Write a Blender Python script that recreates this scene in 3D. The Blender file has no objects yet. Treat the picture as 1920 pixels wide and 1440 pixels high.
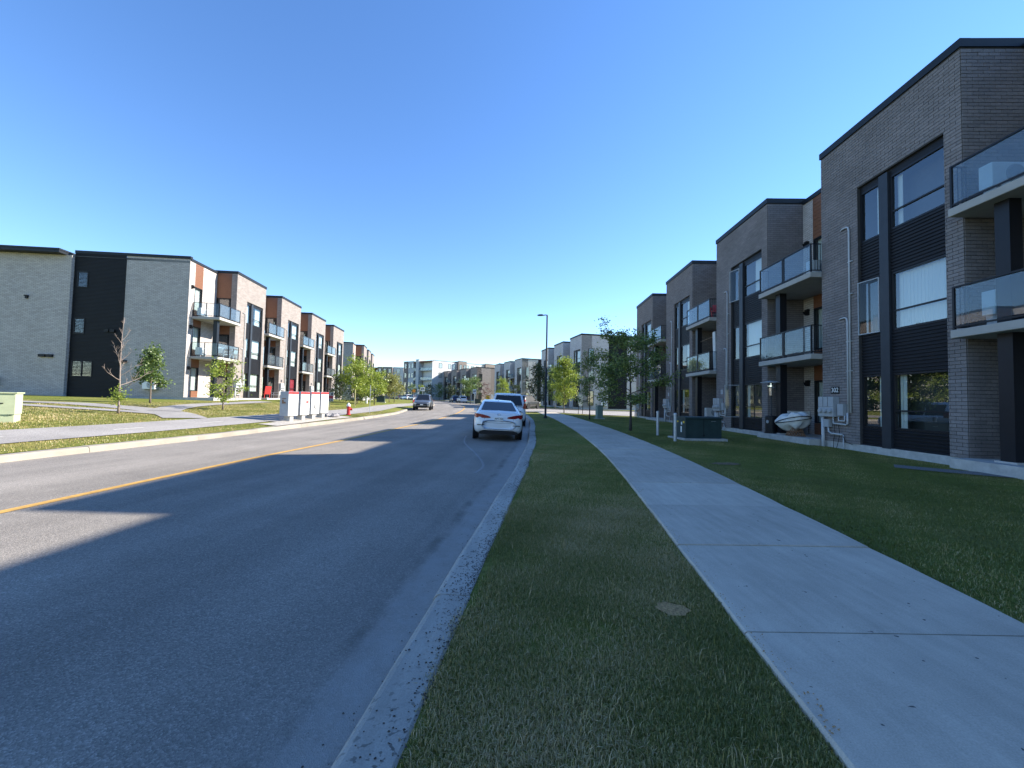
import bpy, bmesh, math, random
import numpy as np
from mathutils import Vector, Matrix
S = bpy.context.scene
COL = S.collection
rnd = random.Random(7)

# ---------------------------------------------------------------- camera
cam = bpy.data.cameras.new('camera')
cam.sensor_width = 36.0
cam.lens = 780.0 / 1920.0 * 36.0
cam.clip_end = 6000.0
camo = bpy.data.objects.new('camera', cam)
COL.objects.link(camo)
EYE = Vector((0, 0, 1.58))
camo.matrix_world = (Matrix.Translation(EYE) @ Matrix.Rotation(math.radians(90 + 2.28), 4, 'X')
                     @ Matrix.Rotation(math.radians(1.2), 4, 'Z'))
S.camera = camo
# ---------------------------------------------------------------- sky and sun
SUNV = Vector((17.35, 5.05, 11.0)).normalized()
SUN_EL = math.asin(SUNV.z)
SUN_AZ = math.atan2(SUNV.x, SUNV.y)
W = bpy.data.worlds.new('World')
S.world = W
W.use_nodes = True
wn = W.node_tree
wn.nodes.clear()
sky = wn.nodes.new('ShaderNodeTexSky')
sky.sky_type = 'NISHITA'
sky.sun_disc = False
sky.sun_elevation = SUN_EL
sky.sun_rotation = SUN_AZ
sky.altitude = 100
sky.air_density = 1.0
sky.dust_density = 0.0
sky.ozone_density = 3.5
bg = wn.nodes.new('ShaderNodeBackground')
bg.inputs[1].default_value = 0.118
wo = wn.nodes.new('ShaderNodeOutputWorld')
hsv = wn.nodes.new('ShaderNodeHueSaturation')
hsv.inputs['Saturation'].default_value = 1.15
hsv.inputs['Hue'].default_value = 0.506
wn.links.new(sky.outputs[0], hsv.inputs['Color'])
wn.links.new(hsv.outputs[0], bg.inputs[0])
wn.links.new(bg.outputs[0], wo.inputs[0])
sl = bpy.data.lights.new('sun', 'SUN')
sl.energy = 4.8
sl.angle = math.radians(0.53)
sl.color = (1.0, 0.93, 0.82)
so = bpy.data.objects.new('sun', sl)
so.rotation_euler = SUNV.to_track_quat('Z', 'Y').to_euler()
so.location = (60, 20, 60)
COL.objects.link(so)
S.view_settings.view_transform = 'Standard'
S.view_settings.look = 'None'
S.view_settings.gamma = 1.0
S.view_settings.exposure = 1.42
S.cycles.use_denoising = True
S.cycles.max_bounces = 6
S.cycles.transparent_max_bounces = 16
S.cycles.caustics_reflective = False
S.cycles.caustics_refractive = False

# ---------------------------------------------------------------- materials
def _new(name):
    m = bpy.data.materials.new(name)
    m.use_nodes = True
    nt = m.node_tree
    return m, nt, nt.nodes['Principled BSDF']
def node(nt, typ, **kw):
    n = nt.nodes.new(typ)
    for k, v in kw.items():
        if k.startswith('i_'):
            n.inputs[k[2:].replace('_', ' ')].default_value = v
        else:
            setattr(n, k, v)
    return n
def ramp(nt, src, stops, interp='LINEAR'):
    r = nt.nodes.new('ShaderNodeValToRGB')
    r.color_ramp.interpolation = interp
    el = r.color_ramp.elements
    while len(el) < len(stops):
        el.new(0.5)
    for e, (p, c) in zip(el, stops):
        e.position = p
        e.color = (*c, 1) if len(c) == 3 else c
    nt.links.new(src, r.inputs[0])
    return r.outputs[0]
def mixc(nt, fac, a, b, mode='MIX'):
    n = nt.nodes.new('ShaderNodeMix')
    n.data_type = 'RGBA'
    n.blend_type = mode
    for sock, val in ((n.inputs[0], fac), (n.inputs[6], a), (n.inputs[7], b)):
        if hasattr(val, 'is_linked') or hasattr(val, 'links'):
            nt.links.new(val, sock)
        else:
            sock.default_value = val if not isinstance(val, tuple) else (*val, 1)[:4]
    return n.outputs[2]
def coords(nt, kind='Object'):
    return nt.nodes.new('ShaderNodeTexCoord').outputs[kind]
def noise(nt, co, scale, detail=4, rough=0.6):
    n = node(nt, 'ShaderNodeTexNoise')
    n.inputs['Scale'].default_value = scale
    n.inputs['Detail'].default_value = detail
    n.inputs['Roughness'].default_value = rough
    nt.links.new(co, n.inputs['Vector'])
    return n.outputs[0]
def bump(nt, b, h, strength, dist):
    n = node(nt, 'ShaderNodeBump')
    n.inputs['Strength'].default_value = strength
    n.inputs['Distance'].default_value = dist
    nt.links.new(h, n.inputs['Height'])
    nt.links.new(n.outputs[0], b.inputs['Normal'])
def plain(name, c, rough=0.6, metal=0.0, var=0.12, scale=6.0, spec=0.5):
    """a plain coat with faint wear"""
    m, nt, b = _new(name)
    co = coords(nt)
    f = noise(nt, co, scale)
    lo = tuple(x * (1 - var) for x in c)
    hi = tuple(min(1, x * (1 + var)) for x in c)
    nt.links.new(ramp(nt, f, [(0.3, lo), (0.7, hi)]), b.inputs['Base Color'])
    b.inputs['Roughness'].default_value = rough
    b.inputs['Metallic'].default_value = metal
    b.inputs['Specular IOR Level'].default_value = spec
    return m
M = {}
def brick_mat(name, c1, c2, mortar, bw=0.28, rh=0.094):
    m, nt, b = _new(name)
    uv = coords(nt, 'UV')
    t = node(nt, 'ShaderNodeTexBrick', offset=0.5)
    nt.links.new(uv, t.inputs['Vector'])
    t.inputs['Scale'].default_value = 1
    t.inputs['Brick Width'].default_value = bw
    t.inputs['Row Height'].default_value = rh
    t.inputs['Mortar Size'].default_value = 0.0075
    t.inputs['Mortar Smooth'].default_value = 0.3
    t.inputs['Bias'].default_value = 0.0
    t.inputs['Color1'].default_value = (*c1, 1)
    t.inputs['Color2'].default_value = (*c2, 1)
    t.inputs['Mortar'].default_value = (*mortar, 1)
    f = noise(nt, uv, 0.8, 3)
    nt.links.new(mixc(nt, 0.3, t.outputs[0], ramp(nt, f, [(0.3, (0.42, 0.42, 0.42)), (0.7, (0.58, 0.58, 0.58))]), 'OVERLAY'), b.inputs['Base Color'])
    b.inputs['Roughness'].default_value = 0.9
    b.inputs['Specular IOR Level'].default_value = 0.2
    g = noise(nt, uv, 60, 2)
    h = node(nt, 'ShaderNodeMath', operation='MULTIPLY_ADD')
    nt.links.new(t.outputs[1], h.inputs[0])
    h.inputs[1].default_value = -1.0
    nt.links.new(g, h.inputs[2])
    bump(nt, b, h.outputs[0], 0.6, 0.008)
    return m
TAU1, TAU2 = (0.245, 0.213, 0.195), (0.32, 0.28, 0.258)
CRE1, CRE2 = (0.42, 0.378, 0.352), (0.52, 0.47, 0.44)
M['brick_taupe'] = brick_mat('brick_taupe', TAU1, TAU2, (0.13, 0.115, 0.11))
M['brick_cream'] = brick_mat('brick_cream', CRE1, CRE2, (0.15, 0.14, 0.135))
M['brick_grey'] = brick_mat('brick_grey', (0.33, 0.31, 0.30), (0.42, 0.40, 0.38), (0.2, 0.19, 0.18))
M['brick_pale'] = brick_mat('brick_pale', (0.50, 0.47, 0.45), (0.60, 0.565, 0.54), (0.2, 0.19, 0.18))
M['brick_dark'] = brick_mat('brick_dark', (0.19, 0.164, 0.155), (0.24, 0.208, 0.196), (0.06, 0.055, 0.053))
M['mortar'] = plain('mortar', (0.05, 0.047, 0.046), 0.95)
def brick_piece_mat():
    m, nt, b = _new('brick_piece')
    g = node(nt, 'ShaderNodeNewGeometry')
    oi = node(nt, 'ShaderNodeObjectInfo')
    a = node(nt, 'ShaderNodeMath', operation='ADD')
    nt.links.new(g.outputs['Random Per Island'], a.inputs[0])
    nt.links.new(oi.outputs['Random'], a.inputs[1])
    fr = node(nt, 'ShaderNodeMath', operation='FRACT')
    nt.links.new(a.outputs[0], fr.inputs[0])
    c = ramp(nt, fr.outputs[0], [(0, (0.185, 0.167, 0.165)), (0.3, (0.202, 0.182, 0.178)), (0.75, (0.215, 0.193, 0.189)), (1, (0.232, 0.207, 0.203))])
    tc = node(nt, 'ShaderNodeNewGeometry').outputs['Position']
    f = noise(nt, tc, 35, 4)
    big = noise(nt, tc, 0.7, 3)
    c = mixc(nt, 0.7, c, ramp(nt, f, [(0.3, (0.38, 0.38, 0.38)), (0.7, (0.62, 0.62, 0.62))]), 'OVERLAY')
    c = mixc(nt, 0.45, c, ramp(nt, big, [(0.35, (0.38, 0.38, 0.38)), (0.65, (0.62, 0.62, 0.62))]), 'OVERLAY')
    nt.links.new(c, b.inputs['Base Color'])
    b.inputs['Roughness'].default_value = 0.9
    b.inputs['Specular IOR Level'].default_value = 0.25
    bump(nt, b, noise(nt, tc, 120, 3), 0.5, 0.004)
    return m
M['brick_piece'] = brick_piece_mat()
M['siding'] = plain('siding', (0.011, 0.0115, 0.015), 0.55, 0.0, 0.15, 2, 0.25)
M['steel_dark'] = plain('steel_dark', (0.028, 0.032, 0.04), 0.45, 0.0, 0.15, 3, 0.35)
M['cap'] = plain('cap', (0.014, 0.018, 0.024), 0.5, 0.0, 0.15, 2, 0.25)
M['frame'] = plain('frame', (0.012, 0.0125, 0.016), 0.4, 0.0, 0.1, 6, 0.3)
M['black'] = plain('black', (0.008, 0.008, 0.010), 0.5, 0, 0.1, 6, 0.3)
M['dark_room'] = plain('dark_room', (0.06, 0.06, 0.06), 0.9)
M['concrete'] = plain('concrete', (0.42, 0.41, 0.39), 0.9, 0, 0.18, 5)
M['white'] = plain('white', (0.75, 0.75, 0.73), 0.5, 0, 0.05)
M['galv'] = plain('galv', (0.42, 0.44, 0.46), 0.45, 0.4, 0.12, 8)
M['pvc'] = plain('pvc', (0.44, 0.455, 0.475), 0.5, 0, 0.06)
M['boxgrey'] = plain('boxgrey', (0.33, 0.35, 0.37), 0.5, 0, 0.08)
M['red'] = plain('red', (0.5, 0.03, 0.03), 0.45, 0, 0.12)
M['transformer'] = plain('transformer', (0.022, 0.045, 0.045), 0.5, 0, 0.2, 4)
M['palegreen'] = plain('palegreen', (0.48, 0.52, 0.33), 0.6, 0, 0.08, 4)
M['sagegreen'] = plain('sagegreen', (0.20, 0.26, 0.22), 0.6, 0, 0.1, 4)
M['bark'] = plain('bark', (0.16, 0.125, 0.10), 0.95, 0, 0.4, 25)
M['bark_dark'] = plain('bark_dark', (0.06, 0.05, 0.045), 0.95, 0, 0.4, 25)
M['dead_bark'] = plain('dead_bark', (0.27, 0.215, 0.18), 0.95, 0, 0.3, 25)
M['tyre'] = plain('tyre', (0.015, 0.015, 0.016), 0.85)
M['rim'] = plain('rim', (0.4, 0.41, 0.42), 0.3, 0.8)
M['chrome'] = plain('chrome', (0.6, 0.6, 0.62), 0.15, 1.0, 0.02)
M['orange'] = plain('orange', (0.75, 0.28, 0.03), 0.6)
M['yellow'] = plain('yellow', (0.75, 0.5, 0.04), 0.6)
M['post_yellow'] = plain('post_yellow', (0.42, 0.38, 0.16), 0.7)
M['rock'] = plain('rock', (0.25, 0.24, 0.25), 0.95, 0, 0.4, 12)
M['fabric_white'] = plain('fabric_white', (0.62, 0.62, 0.60), 0.95, 0, 0.1, 4)
M['rattan'] = plain('rattan', (0.22, 0.12, 0.07), 0.8, 0, 0.3, 40)
M['brown_wood'] = plain('brown_wood', (0.30, 0.2, 0.13), 0.8, 0, 0.3, 10)
M['stucco_white'] = plain('stucco_white', (0.56, 0.555, 0.54), 0.9, 0, 0.05, 1)
M['stucco_grey'] = plain('stucco_grey', (0.42, 0.44, 0.46), 0.9, 0, 0.05, 1)
M['rust_brick'] = plain('rust_brick', (0.26, 0.09, 0.06), 0.9, 0, 0.15, 3)
M['taupe_far'] = plain('taupe_far', (0.20, 0.165, 0.145), 0.9, 0, 0.1, 2)
M['roofing'] = plain('roofing', (0.2, 0.2, 0.2), 0.95)
M['soffit'] = plain('soffit', (0.36, 0.345, 0.32), 0.9, 0, 0.1, 2)
def wood():
    m, nt, b = _new('wood_cladding')
    co = coords(nt, 'UV')
    mp = node(nt, 'ShaderNodeMapping')
    mp.inputs['Scale'].default_value = (1.5, 22, 1)
    nt.links.new(co, mp.inputs[0])
    f = noise(nt, mp.outputs[0], 3, 5)
    nt.links.new(ramp(nt, f, [(0.3, (0.13, 0.052, 0.026)), (0.7, (0.24, 0.10, 0.05))]), b.inputs['Base Color'])
    b.inputs['Roughness'].default_value = 0.55
    return m
M['wood'] = wood()
def glass(name, tint, ior, rough=0.0, diff=0.0, dcol=(0.8, 0.85, 0.9), wavy=True):
    m = bpy.data.materials.new(name)
    m.use_nodes = True
    nt = m.node_tree
    nt.nodes.clear()
    out = node(nt, 'ShaderNodeOutputMaterial')
    tr = node(nt, 'ShaderNodeBsdfTransparent')
    tr.inputs[0].default_value = (*tint, 1)
    gl = node(nt, 'ShaderNodeBsdfGlossy')
    gl.inputs['Roughness'].default_value = rough
    co = coords(nt)
    bp = node(nt, 'ShaderNodeBump')
    bp.inputs['Strength'].default_value = 0.05
    bp.inputs['Distance'].default_value = 0.02
    nt.links.new(noise(nt, co, 1.2, 1), bp.inputs['Height'])
    if wavy:
        nt.links.new(bp.outputs[0], gl.inputs['Normal'])
    base = tr.outputs[0]
    if diff:
        df = node(nt, 'ShaderNodeBsdfDiffuse')
        df.inputs[0].default_value = (*dcol, 1)
        tl = node(nt, 'ShaderNodeBsdfTranslucent')
        tl.inputs[0].default_value = (*dcol, 1)
        mm = node(nt, 'ShaderNodeMixShader')
        mm.inputs[0].default_value = 0.5
        nt.links.new(df.outputs[0], mm.inputs[1])
        nt.links.new(tl.outputs[0], mm.inputs[2])
        m2 = node(nt, 'ShaderNodeMixShader')
        m2.inputs[0].default_value = diff
        nt.links.new(tr.outputs[0], m2.inputs[1])
        nt.links.new(mm.outputs[0], m2.inputs[2])
        base = m2.outputs[0]
    fr = node(nt, 'ShaderNodeFresnel')
    gb = node(nt, 'ShaderNodeNewGeometry')
    ex = node(nt, 'ShaderNodeMath', operation='MULTIPLY_ADD')
    nt.links.new(gb.outputs['Backfacing'], ex.inputs[0])
    ex.inputs[1].default_value = -2.0
    ex.inputs[2].default_value = 1.0
    pw = node(nt, 'ShaderNodeMath', operation='POWER')
    pw.inputs[0].default_value = ior
    nt.links.new(ex.outputs[0], pw.inputs[1])
    nt.links.new(pw.outputs[0], fr.inputs[0])
    mx = node(nt, 'ShaderNodeMixShader')
    nt.links.new(fr.outputs[0], mx.inputs[0])
    nt.links.new(base, mx.inputs[1])
    nt.links.new(gl.outputs[0], mx.inputs[2])
    nt.links.new(mx.outputs[0], out.inputs[0])
    return m
M['pane'] = glass('pane', (0.82, 0.88, 0.87), 2.6)
M['rail_glass'] = glass('rail_glass', (0.78, 0.86, 0.90), 1.62, 0.02, 0.07, (0.7, 0.8, 0.88), False)
M['rail_glass_clear'] = glass('rail_glass_clear', (0.85, 0.88, 0.88), 1.5)
M['car_glass'] = plain('car_glass', (0.012, 0.014, 0.017), 0.06, 0, 0.05, 6, 0.5)
def curtain(name, c):
    m, nt, b = _new(name)
    b.inputs['Base Color'].default_value = (*c, 1)
    b.inputs['Roughness'].default_value = 0.95
    return m
M['curtain'] = curtain('curtain', (0.72, 0.74, 0.72))
M['curtain_red'] = curtain('curtain_red', (0.45, 0.04, 0.07))
def carpaint(name, c, metal=0.0):
    m, nt, b = _new(name)
    f = noise(nt, coords(nt), 3, 3)
    nt.links.new(ramp(nt, f, [(0.3, tuple(x * 0.94 for x in c)), (0.7, c)]), b.inputs['Base Color'])
    b.inputs['Roughness'].default_value = 0.35
    b.inputs['Metallic'].default_value = metal
    b.inputs['Coat Weight'].default_value = 0.8
    b.inputs['Coat Roughness'].default_value = 0.08
    return m
M['paint_white'] = carpaint('paint_white', (0.74, 0.75, 0.76))
M['paint_grey'] = carpaint('paint_grey', (0.16, 0.17, 0.18), 0.6)
M['paint_blue'] = carpaint('paint_blue', (0.02, 0.035, 0.10), 0.3)
M['paint_black'] = carpaint('paint_black', (0.02, 0.02, 0.022))
M['paint_silver'] = carpaint('paint_silver', (0.42, 0.43, 0.44), 0.6)
M['tail'] = plain('tail', (0.22, 0.008, 0.012), 0.15, 0, 0.3, 12)
M['lamp_clear'] = plain('lamp_clear', (0.6, 0.62, 0.65), 0.12, 0.3, 0.1)

def asphalt(name, base, dust, use_uv=False):
    m, nt, b = _new(name)
    co = node(nt, 'ShaderNodeNewGeometry').outputs['Position']
    v = node(nt, 'ShaderNodeTexVoronoi', feature='F1')
    v.inputs['Scale'].default_value = 120
    nt.links.new(co, v.inputs['Vector'])
    sp = node(nt, 'ShaderNodeSeparateColor')
    nt.links.new(v.outputs['Color'], sp.inputs[0])
    lo = tuple(x * 0.68 for x in base)
    hi = tuple(min(1, x * 1.6) for x in base)
    c = ramp(nt, sp.outputs[0], [(0.0, lo), (0.5, base), (0.82, tuple(x * 1.15 for x in base)), (1.0, hi)])
    c = mixc(nt, 0.6, c, ramp(nt, noise(nt, co, 0.55, 5, 0.65), [(0.3, (0.36,) * 3), (0.7, (0.62,) * 3)]), 'OVERLAY')
    if use_uv:
        uv = coords(nt, 'UV')
        sx = node(nt, 'ShaderNodeSeparateXYZ')
        nt.links.new(uv, sx.inputs[0])
        wob = noise(nt, co, 1.3, 4, 0.7)
        ad = node(nt, 'ShaderNodeMath', operation='MULTIPLY_ADD')
        nt.links.new(wob, ad.inputs[0])
        ad.inputs[1].default_value = 0.16
        nt.links.new(sx.outputs[0], ad.inputs[2])
        band = node(nt, 'ShaderNodeMapRange')
        band.inputs['From Min'].default_value = 0.08
        band.inputs['From Max'].default_value = 1.08
        nt.links.new(ad.outputs[0], band.inputs['Value'])
        dustf = ramp(nt, band.outputs[0], [(0, (1, 1, 1)), (0.33, (0.85, 0.85, 0.85)), (0.42, (0.25, 0.25, 0.25)), (0.9, (0, 0, 0))])
        dn = ramp(nt, noise(nt, co, 5, 5, 0.7), [(0.35, (0.5,) * 3), (0.65, (1,) * 3)])
        c = mixc(nt, mixc(nt, 1.0, dustf, dn, 'MULTIPLY'), c, dust)
        seam = ramp(nt, band.outputs[0], [(0.32, (0, 0, 0)), (0.385, (1, 1, 1)), (0.43, (1, 1, 1)), (0.50, (0, 0, 0))])
        sn = ramp(nt, noise(nt, co, 2.2, 5, 0.7), [(0.44, (0,) * 3), (0.62, (0.6,) * 3)])
        c = mixc(nt, mixc(nt, 1.0, seam, sn, 'MULTIPLY'), c, tuple(x * 0.42 for x in base))
        # lanes polished and dulled by tyres: streaks stretched along the street
        mp = node(nt, 'ShaderNodeMapping')
        mp.inputs['Scale'].default_value = (1.1, 0.05, 1)
        nt.links.new(uv, mp.inputs[0])
        lanes = ramp(nt, noise(nt, mp.outputs[0], 1.0, 4, 0.6), [(0.3, (0.40,) * 3), (0.7, (0.60,) * 3)])
        c = mixc(nt, 0.8, c, lanes, 'OVERLAY')
        # oily wheel tracks and repairs with their own ragged shape
        st = ramp(nt, noise(nt, co, 0.35, 6, 0.72), [(0.60, (0,) * 3), (0.72, (0.5,) * 3)])
        c = mixc(nt, st, c, tuple(x * 0.7 for x in base))
    nt.links.new(c, b.inputs['Base Color'])
    b.inputs['Roughness'].default_value = 0.88
    b.inputs['Specular IOR Level'].default_value = 0.35
    bump(nt, b, v.outputs['Distance'], 0.35, 0.01)
    return m
M['asphalt'] = asphalt('asphalt', (0.225, 0.202, 0.175), (0.30, 0.285, 0.265), True)
M['asphalt_path'] = asphalt('asphalt_path', (0.28, 0.262, 0.245), (0.2, 0.2, 0.2))
M['asphalt_dark'] = asphalt('asphalt_dark', (0.17, 0.165, 0.16), (0.1, 0.1, 0.1))
def paving(name, base, speck):
    m, nt, b = _new(name)
    co = node(nt, 'ShaderNodeNewGeometry').outputs['Position']
    c = ramp(nt, noise(nt, co, 1.1, 6, 0.65), [(0.3, tuple(x * 0.82 for x in base)), (0.7, tuple(x * 1.1 for x in base))])
    mp = node(nt, 'ShaderNodeMapping')
    mp.inputs['Scale'].default_value = (9, 1.2, 1)
    mp.inputs['Rotation'].default_value = (0, 0, 0.5)
    nt.links.new(co, mp.inputs[0])
    c = mixc(nt, 0.35, c, ramp(nt, noise(nt, mp.outputs[0], 1.4, 5, 0.6), [(0.35, (0.4,) * 3), (0.68, (0.62,) * 3)]), 'OVERLAY')
    oi = node(nt, 'ShaderNodeObjectInfo')
    c = mixc(nt, 0.5, c, ramp(nt, oi.outputs['Random'], [(0, (0.42,) * 3), (1, (0.58,) * 3)]), 'OVERLAY')
    f = noise(nt, co, 140, 3)
    c = mixc(nt, 0.35, c, ramp(nt, f, [(0.3, (0.3,) * 3), (0.7, (0.7,) * 3)]), 'OVERLAY')
    if speck:
        d = ramp(nt, noise(nt, co, 30, 2, 0.5), [(0.60, (0,) * 3), (0.645, (1,) * 3)], 'LINEAR')
        d2 = ramp(nt, noise(nt, co, 0.9, 3, 0.6), [(0.38, (0.15,) * 3), (0.62, (1,) * 3)])
        c = mixc(nt, mixc(nt, 1.0, d, d2, 'MULTIPLY'), c, (0.055, 0.05, 0.042))
    else:
        d = ramp(nt, noise(nt, co, 17, 2, 0.5), [(0.735, (0,) * 3), (0.75, (1,) * 3)])
        c = mixc(nt, d, c, (0.09, 0.085, 0.08))
    nt.links.new(c, b.inputs['Base Color'])
    b.inputs['Roughness'].default_value = 0.9
    b.inputs['Specular IOR Level'].default_value = 0.3
    bump(nt, b, f, 0.25, 0.004)
    return m
M['paving'] = paving('paving', (0.51, 0.44, 0.355), False)
M['kerb'] = paving('kerb', (0.38, 0.35, 0.305), True)
M['kerb_left'] = paving('kerb_left', (0.30, 0.27, 0.225), False)
M['grit'] = plain('grit', (0.045, 0.04, 0.036), 0.95, 0, 0.4, 40)
M['gravel'] = plain('gravel', (0.36, 0.33, 0.29), 0.95, 0, 0.3, 8)
M['soil'] = plain('soil', (0.17, 0.115, 0.06), 0.95, 0, 0.5, 14)
M['sand'] = plain('sand', (0.36, 0.215, 0.09), 0.95, 0, 0.5, 60)
M['road_paint'] = plain('road_paint', (0.50, 0.285, 0.065), 0.8, 0, 0.25, 9)
M['path_paint'] = plain('path_paint', (0.45, 0.43, 0.39), 0.8, 0, 0.2, 9)
def grassmat():
    m, nt, b = _new('lawn_soil')
    co = node(nt, 'ShaderNodeNewGeometry').outputs['Position']
    c = ramp(nt, noise(nt, co, 0.35, 6, 0.7), [(0.30, (0.115, 0.145, 0.028)), (0.5, (0.17, 0.185, 0.04)), (0.66, (0.26, 0.225, 0.075)), (0.8, (0.30, 0.24, 0.11))])
    c = mixc(nt, 0.8, c, ramp(nt, noise(nt, co, 16, 5, 0.75), [(0.25, (0.22,) * 3), (0.75, (0.75,) * 3)]), 'OVERLAY')
    nt.links.new(c, b.inputs['Base Color'])
    b.inputs['Roughness'].default_value = 0.95
    b.inputs['Specular IOR Level'].default_value = 0.1
    bump(nt, b, noise(nt, co, 22, 5, 0.7), 0.9, 0.05)
    return m
M['lawn'] = grassmat()
def bladem(name, ramp_stops, trans=0.35):
    m = bpy.data.materials.new(name)
    m.use_nodes = True
    nt = m.node_tree
    nt.nodes.clear()
    out = node(nt, 'ShaderNodeOutputMaterial')
    at = node(nt, 'ShaderNodeAttribute', attribute_name='tone')
    c = ramp(nt, at.outputs['Fac'], ramp_stops)
    d = node(nt, 'ShaderNodeBsdfDiffuse')
    t = node(nt, 'ShaderNodeBsdfTranslucent')
    g = node(nt, 'ShaderNodeBsdfGlossy')
    g.inputs['Roughness'].default_value = 0.45
    nt.links.new(c, d.inputs[0])
    nt.links.new(c, t.inputs[0])
    mx = node(nt, 'ShaderNodeMixShader')
    mx.inputs[0].default_value = trans
    nt.links.new(d.outputs[0], mx.inputs[1])
    nt.links.new(t.outputs[0], mx.inputs[2])
    m2 = node(nt, 'ShaderNodeMixShader')
    m2.inputs[0].default_value = 0.04
    nt.links.new(mx.outputs[0], m2.inputs[1])
    nt.links.new(g.outputs[0], m2.inputs[2])
    nt.links.new(m2.outputs[0], out.inputs[0])
    return m
M['blade'] = bladem('blade', [(0, (0.13, 0.145, 0.034)), (0.42, (0.235, 0.228, 0.06)), (0.68, (0.38, 0.31, 0.115)), (1, (0.58, 0.44, 0.24))], 0.25)
M['leaf_locust'] = bladem('leaf_locust', [(0, (0.075, 0.12, 0.03)), (1, (0.23, 0.29, 0.075))], 0.4)
M['leaf_bright'] = bladem('leaf_bright', [(0, (0.17, 0.235, 0.025)), (1, (0.36, 0.42, 0.07))], 0.45)
M['leaf_green'] = bladem('leaf_green', [(0, (0.07, 0.125, 0.03)), (1, (0.18, 0.25, 0.065))], 0.4)
M['leaf_dark'] = bladem('leaf_dark', [(0, (0.025, 0.045, 0.018)), (1, (0.07, 0.10, 0.035))], 0.35)
M['leaf_olive'] = bladem('leaf_olive', [(0, (0.15, 0.17, 0.04)), (1, (0.34, 0.33, 0.11))], 0.4)
M['leaf_plum'] = bladem('leaf_plum', [(0, (0.10, 0.05, 0.05)), (1, (0.24, 0.13, 0.11))], 0.3)

# ---------------------------------------------------------------- mesh helpers
class MB:
    def __init__(s):
        s.v = []
        s.f = []
    def face(s, *pts):
        n = len(s.v)
        s.v += [tuple(p) for p in pts]
        s.f.append(tuple(range(n, n + len(pts))))
        return s
    def box(s, x0, x1, y0, y1, z0, z1):
        n = len(s.v)
        s.v += [(x0, y0, z0), (x1, y0, z0), (x1, y1, z0), (x0, y1, z0), (x0, y0, z1), (x1, y0, z1), (x1, y1, z1), (x0, y1, z1)]
        for q in ((0, 3, 2, 1), (4, 5, 6, 7), (0, 1, 5, 4), (1, 2, 6, 5), (2, 3, 7, 6), (3, 0, 4, 7)):
            s.f.append(tuple(n + i for i in q))
        return s
    def prism(s, poly, axis, a, b):
        """extrude a 2-D polygon along axis ('x','y','z') from a to b"""
        def p(u, w, t):
            return {'x': (t, u, w), 'y': (u, t, w), 'z': (u, w, t)}[axis]
        n = len(s.v)
        k = len(poly)
        s.v += [p(u, w, a) for u, w in poly] + [p(u, w, b) for u, w in poly]
        s.f.append(tuple(range(n, n + k)))
        s.f.append(tuple(range(n + 2 * k - 1, n + k - 1, -1)))
        for i in range(k):
            j = (i + 1) % k
            s.f.append((n + i, n + j, n + k + j, n + k + i))
        return s
    def tube(s, pts, r, n=8, caps=True):
        pts = [Vector(p) for p in pts]
        rs = r if isinstance(r, (list, tuple)) else [r] * len(pts)
        base = len(s.v)
        up = None
        for i, p in enumerate(pts):
            d = (pts[min(i + 1, len(pts) - 1)] - pts[max(i - 1, 0)])
            if d.length < 1e-9:
                d = Vector((0, 0, 1))
            d.normalize()
            if up is None:
                up = Vector((0, 0, 1)) if abs(d.z) < 0.9 else Vector((1, 0, 0))
            a = d.cross(up)
            if a.length < 1e-4:
                a = d.cross(Vector((0, 1, 0.3)))
            a.normalize()
            b2 = d.cross(a)
            up = -b2 if b2.length else up
            b2.normalize()
            up = a.cross(d)
            for k in range(n):
                t = 2 * math.pi * k / n
                s.v.append(tuple(p + (a * math.cos(t) + b2 * math.sin(t)) * rs[i]))
        for i in range(len(pts) - 1):
            for k in range(n):
                k2 = (k + 1) % n
                s.f.append((base + i * n + k, base + i * n + k2, base + (i + 1) * n + k2, base + (i + 1) * n + k))
        if caps:
            s.f.append(tuple(base + k for k in range(n))[::-1])
            s.f.append(tuple(base + (len(pts) - 1) * n + k for k in range(n)))
        return s
    def lathe(s, prof, n=16, c=(0, 0, 0), axis='z'):
        base = len(s.v)
        for r, z in prof:
            for k in range(n):
                t = 2 * math.pi * k / n
                a, b2 = r * math.cos(t), r * math.sin(t)
                q = {'z': (a, b2, z), 'y': (a, z, b2), 'x': (z, a, b2)}[axis]
                s.v.append((c[0] + q[0], c[1] + q[1], c[2] + q[2]))
        m = len(prof)
        for i in range(m - 1):
            for k in range(n):
                k2 = (k + 1) % n
                s.f.append((base + i * n + k, base + i * n + k2, base + (i + 1) * n + k2, base + (i + 1) * n + k))
        s.f.append(tuple(base + k for k in range(n))[::-1])
        s.f.append(tuple(base + (m - 1) * n + k for k in range(n)))
        return s
    def mesh(s, name, m, smooth=False, uv=True):
        me = bpy.data.meshes.new(name)
        me.from_pydata(s.v, [], s.f)
        if uv:
            boxuv(me)
        if smooth:
            me.shade_smooth()
        me.materials.append(M[m] if isinstance(m, str) else m)
        return me
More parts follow.
